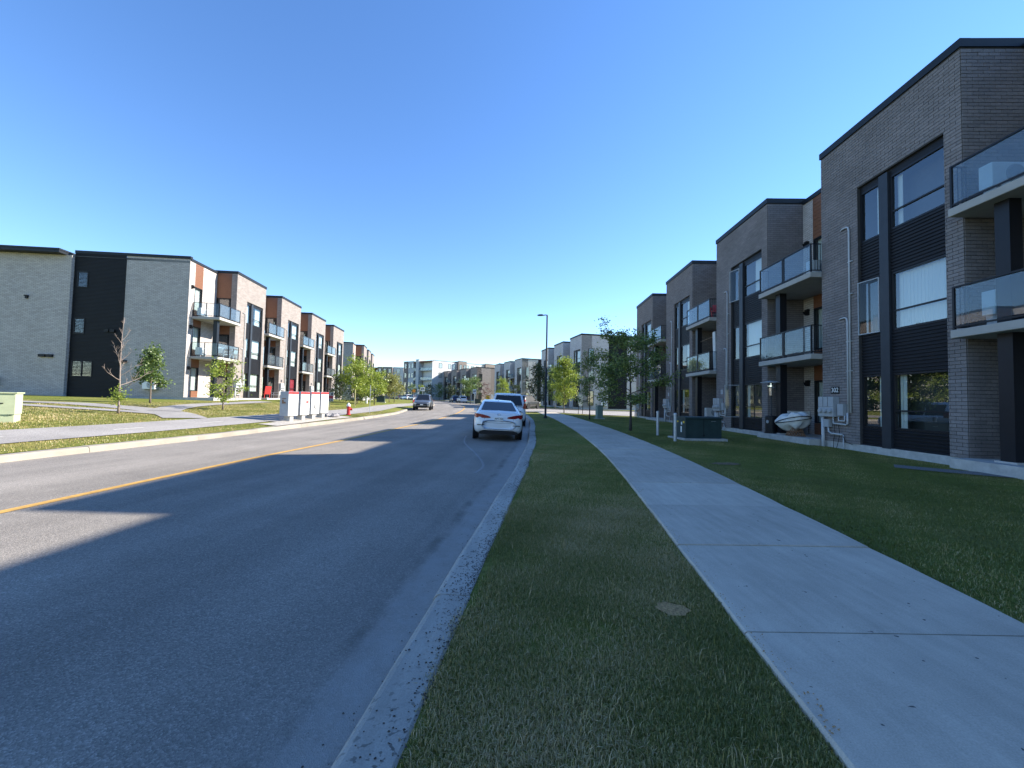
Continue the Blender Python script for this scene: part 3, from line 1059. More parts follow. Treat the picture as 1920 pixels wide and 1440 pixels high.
        if exposed:
            y0, y1 = -DEP + .12, .3
            ym = (y0 + y1) / 2
            for a, c in ((y0, ym - .05), (ym + .05, y1)):
                cobj(('gpx', round(c - a, 3)), 'glass_panel', lambda: MB().box(-.005, .005, 0, c - a, .12, 1.03), 'rail_glass_clear', b_, (hi - .05, a, 0))
    def finish(s, recs, low='plain', high='plain'):
        """rear and end walls; recs = list of (X1, X0)"""
        R = s.root
        xs, xe = s.lo, s.hi
        mb = MB()
        wallq(mb, xs, xe, -.6, TOP, -s.back)
        obj('rear_wall', mb, s.rec, R)
    def end_wall(s, x, segs, y0, facing, found=True):
        """segs = list of (depth, kind); runs back from y0 along -y"""
        R = s.root
        y = y0
        sg = facing
        caps = MB()
        for dep, kind in segs:
            if kind == 'siding':
                rb = ribs(0, dep, .05, TOP, 0)
                o = obj('siding', rb, 'siding', R, (x, y if sg > 0 else y - dep, 0), -math.pi / 2 if sg > 0 else math.pi / 2)
            else:
                mb = MB()
                wallx(mb, y - dep, y, .18 if found else -.5, TOP, x)
                obj('end_wall', mb, kind, R)
            y -= dep
        obj('foundation', MB().box(min(x, x - sg * .25), max(x, x - sg * .25) - (.012 if sg > 0 else -.0), y, y0 - .01, -.8, .18), 'concrete', R)
        caps.box(min(x + sg * .05, x - sg * .2), max(x + sg * .05, x - sg * .2), y, y0 + .045, TOP, CAPZ - .009)
        obj('parapet_cap', caps, 'cap', R)
        return y
    def lay_bricks(s, i):
        """every brick of the bay's street face and near return as a piece"""
        R, X = s.root, i * PIT
        LW, H, J, D = .28, .094, .013, .012
        items = []
        nrow = int((TOP - .18) / H) + 1
        camp = s.mat.inverted() @ EYE
        def row(zr, spans, axis, fixed, sg, ph):
            for a, b_ in spans:
                k = math.floor((a - ph) / LW)
                while True:
                    u0 = ph + k * LW
                    u1 = u0 + LW
                    k += 1
                    if u0 >= b_:
                        break
                    c0, c1 = max(u0, a), min(u1, b_)
                    if c1 - c0 < .03:
                        continue
                    items.append((axis, c0 + J / 2, c1 - J / 2, zr + J / 2, min(zr + H, TOP) - J / 2, fixed, sg))
        for r in range(nrow):
            zr = .18 + r * H
            ph = 0 if r % 2 == 0 else LW / 2
            zm = zr + H / 2
            if zm > TOP - .02:
                continue
            spans = [(0, BAY)] if zr >= OPTOP - .01 else [(0, WX0), (NX1, BAY)]
            row(zr, spans, 'x', 0, 1, ph)
            row(zr, [(-DEP, -.0)], 'y', 0, -1, -ph)
        def dist(t):
            axis, a, b_, z0, z1, fx, sg = t
            m = Vector((X + (a + b_) / 2, 0, (z0 + z1) / 2)) if axis == 'x' else Vector((X, (a + b_) / 2, (z0 + z1) / 2))
            if i != 0:
                return 1e9
            # keep what the frame shows
            w = s.mat @ m
            if w.x / w.y > 1.19:
                return 1e8
            return (m - camp).length
        items.sort(key=dist)
        single = items[:300] if i == 0 else []
        rest = items[300:] if i == 0 else items
        rb = random.Random(i)
        def bx(mb, a, b_, z0, z1, axis, dx=0.0):
            o = D + rb.uniform(-.003, .003)
            if axis == 'x':
                mb.box(a + dx, b_ + dx, -.02, o, z0, z1)
            else:
                mb.box(dx - o, dx + .02, a, b_, z0, z1)
        for (axis, a, b_, z0, z1, fx, sg) in single:
            w = round(b_ - a, 3)
            key = ('brk', axis, w)
            def mk():
                mb = MB()
                h = H - J
                if axis == 'x':
                    mb.box(0, w, -.02, D, 0, h)
                else:
                    mb.box(-D, .02, 0, w, 0, h)
                return mb
            cobj(key, 'brick', mk, 'brick_piece', R, (X + a, rb.uniform(-.002, .002), z0) if axis == 'x' else (X + rb.uniform(-.002, .002), a, z0))
        mb = MB()
        for (axis, a, b_, z0, z1, fx, sg) in rest:
            bx(mb, a, b_, z0, z1, axis)
        tag(obj('brickwork', mb, 'brick_piece', R, (X, 0, 0)), kind='stuff')

# --- near right terrace
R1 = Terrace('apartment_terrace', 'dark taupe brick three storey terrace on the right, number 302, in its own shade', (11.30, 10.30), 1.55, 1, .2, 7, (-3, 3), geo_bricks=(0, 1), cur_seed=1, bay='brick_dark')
for i in range(-2, 4):
    R1.make_recess(i * PIT)
R1.lo, R1.hi = -3 * PIT, 3 * PIT + BAY
R1.finish(None)
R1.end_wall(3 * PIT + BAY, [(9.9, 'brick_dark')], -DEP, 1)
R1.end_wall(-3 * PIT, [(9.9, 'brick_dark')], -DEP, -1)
# house number on bay 0
pl = obj('number_plate', MB().box(-.19, .19, .012, .03, -.13, .13), 'black', R1.root, (4.36, 0, 1.98))
text('302', .23, 'white', pl, (0, .032, 0), (math.pi / 2, 0, math.pi))
for i in (1, 2):
    obj('number_plate', MB().box(-.13, .13, .012, .03, -.13, .13), 'boxgrey', R1.root, (i * PIT + 4.3, 0, 2.1))
# conduits
def conduits(T, i):
    X = i * PIT
    for dx, zt in ((3.62, 7.55), (3.72, 4.45)):
        x = X + dx
        pts = [(x, .06, 1.2), (x, .06, zt - .15), (x + .03, .06, zt - .05), (x + .1, .06, zt), (x + .3, .06, zt), (x + .36, .04, zt - .02)]
        cobj(('cond', dx), 'conduit', lambda: MB().tube([(p[0] - X, p[1], p[2]) for p in pts], .028, 8), 'pvc', T.root, (X, 0, 0), smooth=True)
    cobj('clips', 'conduit_clip', lambda: MB().box(3.56, 3.78, .02, .07, 2.6, 2.63).box(3.56, 3.78, .02, .07, 3.6, 3.63).box(3.5, 3.68, .02, .07, 5.2, 5.23).box(3.5, 3.68, .02, .07, 6.3, 6.33), 'pvc', T.root, (X, 0, 0))
for i in range(0, 4):
    conduits(R1, i)
# opened casements
def sash(T, i, k, ang):
    za, zb = WZ[k]
    w, h = NX1 - NX0 - .06, zb - za - .04
    o = cobj(('sash', round(h, 3)), 'open_sash', lambda: sash_mb(w, h, .03), 'boxgrey', T.root, (i * PIT + NX0 + .02, -.06, za + .02), ang)
    cobj(('sashp', round(h, 3)), 'pane', lambda: MB().face((.03, .02, .03), (w - .03, .02, .03), (w - .03, .02, h - .03), (.03, .02, h - .03)), 'rail_glass_clear', o)
sash(R1, 0, 1, .13)
sash(R1, 1, 2, .22)
sash(R1, 1, 0, 1.35)

# --- left terrace facing the sun
fx, fy = -23.33, 34.75
a6 = math.radians(-6.0)
dL = Vector((math.sin(a6), math.cos(a6)))
o_ = Vector((fx, fy)) + dL * (3 * PIT + BAY)
L1 = Terrace('apartment_terrace', 'sunlit pinkish brick three storey terrace with cream end wall on the left', (o_.x, o_.y), -6.0, -1, 1.12, 4, (0, 3), cur_seed=2, back=13.5)
for i in range(1, 4):
    L1.make_recess(i * PIT)
xe = 3 * PIT + BAY
L1.make_recess(xe + REC, exposed=True)
L1.lo, L1.hi = 0, xe + REC
L1.finish(None)
ye = L1.end_wall(xe + REC, [(4.4, 'brick_cream'), (3.5, 'siding')], -DEP, 1)
L1.end_wall(0, [(9.0, 'brick_taupe')], 0, -1)
for i in range(0, 4):
    conduits(L1, i)
    obj('number_plate', MB().box(-.11, .11, .012, .03, -.12, .12), 'steel_dark', L1.root, (i * PIT + 4.4, 0, 2.0))
XE = xe + REC
# windows and vents in the black end siding (facing +x)
for (y, z, w, h, cur) in ((-9.25, 8.15, .72, 1.15, (0, 1)), (-9.3, 4.7, .72, 1.15, (0, .3)), (-9.3, 1.55, 1.4, 1.15, (0, 1))):
    f = window(L1.root, XE - .02, y + w, z, w, h, None, cur, 'curtain', True, -math.pi / 2)
    if w > 1:
        obj('mullion', MB().box(w / 2 - .03, w / 2 + .03, 0, .075, 0, h), 'frame', f)
for (y, z) in ((-7.2, 5.0), (-6.3, 2.75)):
    obj('vent_hood', MB().box(0, .14, 0, .3, -.1, .1).box(0, .14, .4, .7, -.1, .1), 'black', L1.root, (XE, y, z))
# the further wing with its deep eaves, standing a little proud of the end wall
yw = ye
mb = MB()
wallx(mb, yw - 14, yw, .18, TOP - .25, XE + .25)
wallq(mb, XE - 8, XE + .25, -.5, TOP - .25, yw)
obj('end_wall', mb, 'brick_cream', L1.root)
obj('foundation', MB().box(XE - .1, XE + .235, yw - 14, yw - .012, -.8, .18), 'concrete', L1.root)
obj('eaves', MB().box(XE - 2, XE + .85, yw - 14, yw - .35, TOP - .24, TOP - .06).box(XE - 2, XE + .88, yw - 14, yw - .32, TOP - .06, TOP + .06), 'cap', L1.root)
obj('roof', MB().box(XE - 8, XE + .2, yw - 14, yw, TOP - .32, TOP - .27), 'roofing', L1.root)
obj('wall_light', MB().box(0, .16, -.1, .1, 0, .08).box(.02, .1, -.08, .08, -.16, 0), 'black', L1.root, (XE + .25, yw - 2.75, 7.25))
obj('vent_hood', MB().box(0, .14, -.5, -.1, -.1, .1).box(0, .14, 0, .4, -.1, .1), 'black', L1.root, (XE + .25, yw - 1.2, 3.0))

# --- second terrace on the left, beyond the trees
a2 = math.radians(-13)
d2 = Vector((math.sin(a2), math.cos(a2)))
n2 = Vector((math.cos(a2), -math.sin(a2)))
corner = Vector((-31.0, 80.5))
bayn = corner + n2 * DEP + d2 * REC
o2 = bayn + d2 * (2 * PIT + BAY)
L2 = Terrace('apartment_terrace', 'grey end wall and balconies of the second terrace, behind the left street trees', (o2.x, o2.y), -13, -1, 1.4, 3, (0, 2), rich=False, cur_seed=3)
for i in (1, 2):
    L2.make_recess(i * PIT)
xe2 = 2 * PIT + BAY
L2.make_recess(xe2 + REC, exposed=True)
L2.lo, L2.hi = 0, xe2 + REC
L2.finish(None)
L2.end_wall(xe2 + REC, [(9.9, 'brick_grey')], -DEP, 1)

# --- further terraces along the right side of the bend
def right_row(name, label, near, az, zb, n, bay, rec, seed, segs):
    t = Terrace(name, label, near, az, 1, zb, n, (0, n - 1), bay=bay, rec=rec, rich=False, cur_seed=seed)
    for i in range(1, n):
        t.make_recess(i * PIT)
    t.lo, t.hi = 0, (n - 1) * PIT + BAY
    t.finish(None)
    t.end_wall(0, segs, 0, -1)
    # tall slit window in the end wall (facing -x)
    for z0, h in ((6.4, 2.3), (3.6, 1.9), (.5, 2.1)):
        window(t.root, -.03, -1.9, z0, .85, h, None, None, 'curtain', False, math.pi / 2)
    return t
R2 = right_row('apartment_terrace', 'pale brick terrace across the side drive, behind the bright green tree', (9.93, 59.8), -11.3, .62, 3, 'brick_pale', 'brick_grey', 4, [(4.2, 'brick_pale'), (2.9, 'siding'), (4.2, 'brick_pale')])
R3 = right_row('apartment_terrace', 'pale brick terrace in the distance above the parked white van', (2.3, 99.5), -19.8, .95, 3, 'brick_pale', 'brick_grey', 5, [(4.2, 'brick_pale'), (2.9, 'siding'), (4.2, 'brick_pale')])
R4 = right_row('apartment_terrace', 'brown brick terrace at the far bend with five stepped bays', (-11.3, 132.8), -30, 1.25, 5, 'brick_taupe', 'brick_taupe', 6, [(5, 'brick_taupe'), (6.2, 'taupe_far')])

# ================================================================ FAR BLOCKS OF FLATS
def far_block(name, label, K, wings, H, storeys, zb):
    root = thing(name, label, 'building', (K[0], K[1], zb), 0, 'four storey flats at the end of the street')
    for (ang, length, nside, panels) in wings:
        a = math.radians(ang)
        d = Vector((math.cos(a), math.sin(a), 0))
        # local frame: x along the wing, y outward
        rz = a if nside > 0 else a + math.pi
        sx = 1 if nside > 0 else -1
        fh = H / storeys
        def lx(u0, u1):
            return (u0, u1) if sx > 0 else (-u1, -u0)
        for (u0, u1, m, proud, cols, bal) in panels:
            x0, x1 = lx(u0, u1)
            h = H + (.5 if proud > .6 else 0)
            if bal:
                obj('wall', MB().box(x0, x1, -9, proud - 1.6, -1, h), 'taupe_far', root, None, rz)
                obj('side_wall', MB().box(x0, x0 + .3, proud - 1.6, proud, -1, h), m, root, None, rz)
                obj('canopy', MB().box(x0, x1, proud - 1.6, proud + .1, h - .5, h), 'wood', root, None, rz)
                for k in range(storeys):
                    if k:
                        sl_ = obj('balcony', MB().box(x0 + .3, x1, proud - 1.6, proud + .05, k * fh - .2, k * fh), 'concrete', root, None, rz)
                        obj('glass_panel', MB().box(x0 + .3, x1, proud - .02, proud, k * fh + .08, k * fh + 1.05), 'rail_glass', sl_)
                        obj('railing', MB().box(x0 + .3, x1, proud - .03, proud + .03, k * fh + 1.05, k * fh + 1.12), 'frame', sl_)
                    nw = max(1, int((x1 - x0) / 2.2))
                    for q in range(nw):
                        xx = x0 + .5 + q * (x1 - x0 - .6) / nw
                        window(root, *(Matrix.Rotation(rz, 3, 'Z') @ Vector((xx, proud - 1.6, k * fh + .3))), 1.5, 2.2, None, (0, .6) if (q + k) % 2 else None, 'curtain', False, rz)
            else:
                obj('wall', MB().box(x0, x1, -9, proud, -1, h), m, root, None, rz)
                obj('parapet_cap', MB().box(x0 - .03, x1 + .03, proud - .3, proud + .04, h, h + .15), 'cap', root, None, rz)
                for k in range(storeys):
                    for q in range(cols):
                        ww = min(1.5, (x1 - x0) / cols * .55)
                        xx = x0 + (q + .5) * (x1 - x0) / cols - ww / 2
                        window(root, *(Matrix.Rotation(rz, 3, 'Z') @ Vector((xx, proud + .0, k * fh + 1.0))), ww, 1.9, None, (0, .5) if (q * 3 + k) % 3 == 0 else None, 'curtain', False, rz)
    return root
# wings: (direction of the wing, length, +1 if outward lies left of x axis, panels (u0,u1,material,proud,window columns,balcony))
far_block('apartment_block', 'white and grey four storey flats with a wooden corner canopy, beyond the bend', (-29.6, 155), [
    (143, 16.2, 1, [(0, 7.2, 'stucco_white', .3, 0, True), (7.2, 8.8, 'stucco_grey', .8, 0, False), (8.8, 10.8, 'stucco_grey', .3, 0, True), (10.8, 14.2, 'stucco_grey', .2, 2, False), (14.2, 16.4, 'taupe_far', .5, 1, False)]),
    (44 , 34, -1, [(0.2, 6.5, 'stucco_white', 0, 1, False), (6.5, 11, 'stucco_white', -.3, 2, False), (11, 15, 'taupe_far', 1.0, 2, False), (15, 25, 'stucco_white', 0, 4, False), (25, 30, 'taupe_far', .8, 2, False), (30, 36, 'stucco_white', 0, 2, False)])], 14.6, 4, 1.35)
far_block('apartment_block', 'brown and white four storey flats with dark balconies, far left of the bend', (-53.5, 186), [
    (172, 16, 1, [(0, 7.0, 'taupe_far', .6, 3, False), (7.0, 10.4, 'taupe_far', -.6, 0, True), (10.4, 15.5, 'stucco_grey', .2, 2, False), (15.5, 26, 'taupe_far', -.5, 3, False)]),
    (10, 14, -1, [(.2, 4.6, 'stucco_white', -.2, 1, False), (4.6, 9, 'rust_brick', -.9, 2, True), (9, 14, 'taupe_far', -.6, 2, False)])], 13.9, 4, 1.4)

# ================================================================ TREES
def leafmesh(name, P, size, m, seed, flat=.0, aspect=.55):
    """one diamond leaf per point"""
    r = np.random.default_rng(seed)
    P = np.asarray(P, np.float32)
    n = len(P)
    a = r.normal(size=(n, 3))
    a[:, 2] *= (1 - flat)
    a[:, 2] -= .25
    a /= np.linalg.norm(a, axis=1)[:, None]
    b = r.normal(size=(n, 3))
    b -= a * np.sum(a * b, 1)[:, None]
    b /= np.linalg.norm(b, axis=1)[:, None]
    s = (size * r.uniform(.6, 1.35, n))[:, None]
    V = np.stack([P, P + a * s * .5 + b * s * aspect * .5, P + a * s, P + a * s * .5 - b * s * aspect * .5], 1).reshape(-1, 3).astype(np.float32)
    me = bpy.data.meshes.new(name)
    me.vertices.add(4 * n)
    me.vertices.foreach_set('co', V.ravel())
    me.loops.add(4 * n)
    me.loops.foreach_set('vertex_index', np.arange(4 * n, dtype=np.int32))
    me.polygons.add(n)
    me.polygons.foreach_set('loop_start', np.arange(0, 4 * n, 4, dtype=np.int32))
    me.update()
    at = me.attributes.new('tone', 'FLOAT', 'POINT')
    at.data.foreach_set('value', np.repeat(r.uniform(0, 1, n), 4).astype(np.float32))
    me.materials.append(M[m])
    return me
def tree(name, label, x, y, H, clear, R, nb, nleaf, leaf, m, seed, bark='bark', r0=.06, droop=0.0, prof='round', clump=.16, lean=(0, 0), group=None, sub=4, fill=.25, upward=.5, z=None):
    r = random.Random(seed)
    z = G(x, y) - .03 if z is None else z
    root = thing(name, label, 'tree', (x, y, z), r.uniform(0, 6.28), group)
    tr = MB()
    n = 9
    trunk = []
    for k in range(n + 1):
        t = k / n
        trunk.append(Vector((lean[0] * t + math.sin(t * 5 + seed) * .04 * H * t * .3, lean[1] * t + math.cos(t * 4 + seed) * .03 * H * t * .3, t * H * .93)))
    tr.tube(trunk, [r0 * 1.25] + [r0 * (1 - .88 * k / n) for k in range(1, n + 1)], 8)
    pts = []
    seg = []
    for k in range(nb):
        t = clear / H + (0.95 - clear / H) * ((k + r.uniform(.1, .9)) / nb)
        f = t * n / 1.0
        i = min(int(f), n - 1)
        p0 = trunk[i].lerp(trunk[i + 1], f - i)
        az = k * 2.4 + r.uniform(-.5, .5)
        u = (t * H - clear) / (H - clear)
        if prof == 'round':
            w = math.sqrt(max(.06, 1 - (2 * u - .85) ** 2 * .8))
        elif prof == 'cone':
            w = max(.16, 1.05 - u * .9)
        elif prof == 'vase':
            w = .5 + .6 * min(1, u * 1.6) if u < .75 else max(.2, 1.1 - (u - .75) * 3.2)
        else:
            w = 1
        L = R * w * r.uniform(.7, 1.12)
        el = upward * (.4 + u) + r.uniform(-.18, .25)
        d = Vector((math.cos(az) * math.cos(el), math.sin(az) * math.cos(el), math.sin(el)))
        br = [p0]
        q = p0.copy()
        for s_ in range(5):
            d = (d + Vector((r.uniform(-.18, .18), r.uniform(-.18, .18), r.uniform(-.1, .16) - droop * .12 * s_))).normalized()
            q = q + d * L / 5
            br.append(q.copy())
        rr = max(.006, r0 * .45 * (1 - u * .6))
        tr.tube(br, [rr * (1 - .85 * s_ / 5) for s_ in range(6)], 5, False)
        seg.append((br, L, 1.0))
        for s_ in range(sub):
            b0 = br[r.randint(1, 4)].lerp(br[5], r.uniform(0, .3))
            d2 = (d + Vector((r.uniform(-1, 1), r.uniform(-1, 1), r.uniform(-.4, .6)))).normalized()
            b1 = b0 + d2 * L * r.uniform(.2, .42)
            bm_ = b0.lerp(b1, .5) + Vector((0, 0, r.uniform(-.03, .06) * L))
            tr.tube([b0, bm_, b1], [rr * .4, rr * .3, rr * .12], 4, False)
            seg.append(([b0, bm_, b1], L * .4, 1.3))
    obj('trunk', tr, bark, root, smooth=True)
    if nleaf:
        tot = sum(L * w for _, L, w in seg)
        for br, L, w in seg:
            k = int(nleaf * (1 - fill) * L * w / tot)
            ncl = max(1, k // 9)
            for _ in range(ncl):
                t = r.uniform(.25, 1.05) ** .8
                f = min(t, .999) * (len(br) - 1)
                i = int(f)
                c = br[i].lerp(br[i + 1], f - i)
                c = c + Vector((r.gauss(0, clump), r.gauss(0, clump), r.gauss(0, clump * .55)))
                for _q in range(9):
                    pts.append((c.x + r.gauss(0, clump * .55), c.y + r.gauss(0, clump * .55), c.z + r.gauss(0, clump * .35)))
        for br, L, w in seg:
            for _ in range(int(nleaf * fill / len(seg))):
                c = br[-1].lerp(br[-2], r.uniform(-.1, .9))
                pts.append((c.x + r.gauss(0, clump * 1.3), c.y + r.gauss(0, clump * 1.3), c.z + r.gauss(0, clump)))
        link('crown', leafmesh('crown', pts, leaf, m, seed, .25), root)
    return root
TG = 'street trees on the right lawn'
tree('locust_tree', 'dark feathery young tree on the right lawn beside the two posts', 5.55, 19.4, 4.75, 1.2, 2.15, 22, 10500, .105, 'leaf_locust', 11, 'bark_dark', .062, .1, 'round', .15, group=TG, upward=.42, fill=.3)
tree('locust_tree', 'thin sparse young tree standing beside the sage green utility box', 5.5, 29.3, 4.9, 1.2, 1.5, 16, 4200, .11, 'leaf_locust', 12, 'bark_dark', .045, .0, 'round', .15, group=TG)
tree('maple_tree', 'bright yellow green round tree by the white sign board', 5.3, 42.0, 5.4, 1.0, 1.75, 24, 10000, .15, 'leaf_bright', 13, 'bark', .05, .0, 'round', .22, group=TG, upward=.9)
tree('maple_tree', 'dark green full tree left of the bright green one, behind the lamp post', 3.7, 60.5, 6.2, .8, 2.0, 22, 5200, .19, 'leaf_dark', 14, 'bark', .06, .0, 'round', .26, group=TG, upward=.9)
tree('maple_tree', 'dark green tree partly hidden by the lamp post', 6.0, 57.5, 5.6, .9, 1.7, 18, 3600, .19, 'leaf_green', 15, 'bark', .05, .0, 'round', .26, group=TG, upward=.9)
tree('young_tree', 'small dark tree against the end wall of the distant pale terrace', .8, 84, 4.2, .8, 1.2, 12, 1300, .2, 'leaf_dark', 16, 'bark', .05, group=TG)
tree('young_tree', 'yellow green tree in front of the distant pale terrace by the second lamp post', -1.9, 92.5, 5.4, 1.0, 1.9, 16, 2600, .24, 'leaf_bright', 17, 'bark', .05, 0, 'round', .3, group=TG, upward=.8)
tree('plum_tree', 'sparse reddish tree before the brown terrace end wall', -5.6, 88.0, 4.6, 1.0, 1.2, 12, 800, .18, 'leaf_plum', 18, 'bark', .045, group=TG)
tree('spreading_tree', 'wide flat topped green tree in front of the brown terrace', -8.6, 86.5, 5.3, 2.1, 2.6, 18, 4200, .22, 'leaf_green', 19, 'bark_dark', .07, 0, 'round', .3, group=TG, upward=.35)
TL = 'trees on the left lawns'
dt = tree('dead_tree', 'bare dead tree with a tuft of leaves low on its trunk', -16.3, 17.3, 4.35, .9, 1.3, 15, 0, .1, 'leaf_green', 20, 'dead_bark', .040, -.45, 'cone', .1, group=TL, sub=6, upward=.8)
r_ = random.Random(3)
link('leaf_tuft', leafmesh('leaf_tuft', [(r_.gauss(0, .13), r_.gauss(0, .13), .75 + r_.gauss(0, .16)) for _ in range(320)], .09, 'leaf_bright', 5), dt)
tree('maple_tree', 'green leafy tree close to the cream end wall', -21.0, 24.2, 3.45, 1.05, 0.8, 20, 3000, .15, 'leaf_green', 21, 'bark', .05, 0, 'cone', .16, group=TL, upward=.8)
tree('young_tree', 'small yellow green tree with spreading arms before the left balconies', -15.85, 22.9, 2.75, .5, 1.05, 13, 1900, .115, 'leaf_bright', 22, 'bark', .04, 0, 'round', .13, group=TL, upward=.3)
tree('young_tree', 'bright green tree behind the red hydrant', -14.9, 39.8, 4.6, 1.3, 1.75, 18, 4200, .17, 'leaf_bright', 23, 'bark_dark', .05, 0, 'round', .24, group=TL, upward=.4)
tree('young_tree', 'lower bright green tree right of the one behind the hydrant', -15.0, 45.5, 3.6, .8, 1.7, 16, 3200, .18, 'leaf_bright', 24, 'bark_dark', .045, 0, 'round', .25, group=TL, upward=.5)
tree('young_tree', 'olive yellow tree beside the dark green utility box on the left', -16.9, 57.5, 3.4, .9, 1.5, 16, 2800, .19, 'leaf_olive', 25, 'bark', .05, 0, 'round', .27, group=TL, upward=.8)
tree('young_tree', 'olive tree in the left row with three pale trunks', -17.2, 61.0, 3.6, .9, 1.6, 16, 2800, .2, 'leaf_olive', 26, 'bark', .05, 0, 'round', .28, group=TL, upward=.8)
tree('young_tree', 'dusky purple green tree above the olive trees on the left', -20.0, 64, 4.6, 1.0, 1.6, 16, 1800, .2, 'leaf_dark', 27, 'bark', .06, 0, 'cone', .28, group=TL, upward=.8)
for k, (x, y, h, w, m, s_, lb) in enumerate([(-17.6, 47.5, 2.2, 1.5, 'leaf_dark', 30, 'dark shrub at the foot of the second left terrace, nearest the road'),
                                             (-20.5, 49.5, 2.4, 1.7, 'leaf_dark', 31, 'dark shrub under the grey end wall on the left'),
                                             (-19.0, 55, 2.6, 1.7, 'leaf_green', 32, 'green shrub behind the dark utility box on the left')]):
    tree('shrub', lb, x, y, h, .1, w, 18, 2600, .17, m, s_, 'bark', .04, 0, 'round', .25, group='shrubs by the second left terrace', upward=1.0)
for k, (x, y, h, w, m, s_, lb) in enumerate([(-36.5, 152, 5.2, 2.0, 'leaf_green', 35, 'small green tree before the left part of the white flats'),
                                             (-32.6, 150, 5.0, 1.6, 'leaf_bright', 36, 'small bright tree under the balconies of the white flats'),
                                             (-29.3, 148, 5.6, 2.0, 'leaf_dark', 37, 'dark tree under the balconies of the white flats'),
                                             (-25.0, 144, 5.0, 2.2, 'leaf_green', 38, 'small tree beside the first bay of the brown terrace'),
                                             (-17.0, 118, 4.4, 1.6, 'leaf_dark', 39, 'low dark tree before the middle bays of the brown terrace')]):
    tree('far_tree', lb, x, y, h, .8, w, 14, 1300, .32, m, s_, 'bark', .07, 0, 'round', .4, group='small trees at the bend', upward=.7)

# ================================================================ CARS
def loft(sts):
    """sts: (x, halfwidth, zlow, zshoulder, ztop)"""
    mb = MB()
    rings = []
    for (x, hw, zl, zs, zt) in sts:
        half = [(0, zl), (hw * .80, zl), (hw * .965, zl + .09), (hw, zl + (zs - zl) * .45), (hw * .985, zl + (zs - zl) * .72), (hw * .95, zs), (hw * .80, zs + (zt - zs) * .75), (hw * .45, zt), (0, zt + .008)]
        ring = [(x, y, z) for y, z in half] + [(x, -y, z) for y, z in half[-2:0:-1]]
        rings.append(ring)
    n = len(rings[0])
    for rg in rings:
        mb.v += rg
    for i in range(len(rings) - 1):
        for k in range(n):
            k2 = (k + 1) % n
            mb.f.append((i * n + k, i * n + k2, (i + 1) * n + k2, (i + 1) * n + k))
    mb.f.append(tuple(range(n)))
    mb.f.append(tuple(range((len(rings) - 1) * n, len(rings) * n))[::-1])
    return mb
CARS = {
    'sedan': dict(L=4.57, W=1.80, H=1.435, wb=(-1.36, 1.34), wr=.32,
                  st=[(-2.285, .60, .42, .66, .72), (-2.25, .76, .34, .84, .90), (-2.16, .84, .27, .95, 1.03), (-1.95, .885, .21, .985, 1.065), (-1.3, .90, .19, .99, 1.06), (-.4, .90, .18, .975, 1.03), (.6, .90, .18, .955, 1.0), (1.15, .895, .18, .92, .985), (1.7, .875, .19, .82, .90), (2.1, .80, .22, .68, .77), (2.24, .68, .28, .58, .66), (2.285, .5, .36, .5, .55)],
                  gh=[(-1.86, 1.04, .74), (-1.0, 1.37, .58), (-.35, 1.435, .57), (.25, 1.40, .58), (1.28, .97, .76)]),
    'van': dict(L=5.1, W=2.0, H=1.78, wb=(-1.5, 1.55), wr=.34,
                st=[(-2.55, .80, .42, .80, .86), (-2.5, .93, .32, .98, 1.04), (-2.4, .98, .25, 1.05, 1.10), (-1.8, 1.0, .22, 1.06, 1.12), (0, 1.0, .22, 1.03, 1.08), (1.2, .99, .22, 1.0, 1.06), (1.9, .96, .24, .92, 1.0), (2.3, .88, .28, .78, .86), (2.5, .72, .34, .6, .68), (2.55, .5, .4, .5, .55)],
                gh=[(-2.44, 1.09, .88), (-2.25, 1.69, .72), (-1.6, 1.765, .70), (.2, 1.74, .70), (1.55, 1.04, .82)]),
    'suv': dict(L=4.52, W=1.84, H=1.68, wb=(-1.33, 1.36), wr=.35,
                st=[(-2.26, .72, .45, .82, .90), (-2.2, .85, .36, .98, 1.04), (-2.05, .90, .28, 1.03, 1.08), (-1.3, .92, .24, 1.03, 1.08), (0, .92, .24, 1.01, 1.06), (.9, .92, .24, 1.0, 1.07), (1.5, .91, .25, .97, 1.05), (2.0, .86, .28, .88, .97), (2.2, .76, .34, .72, .82), (2.26, .58, .4, .6, .66)],
                gh=[(-2.12, 1.06, .80), (-1.75, 1.58, .63), (-1.2, 1.67, .62), (.1, 1.66, .62), (1.0, 1.06, .78)]),
}
def lerp3(a, b, t):
    return tuple(a[i] + (b[i] - a[i]) * t for i in range(3))
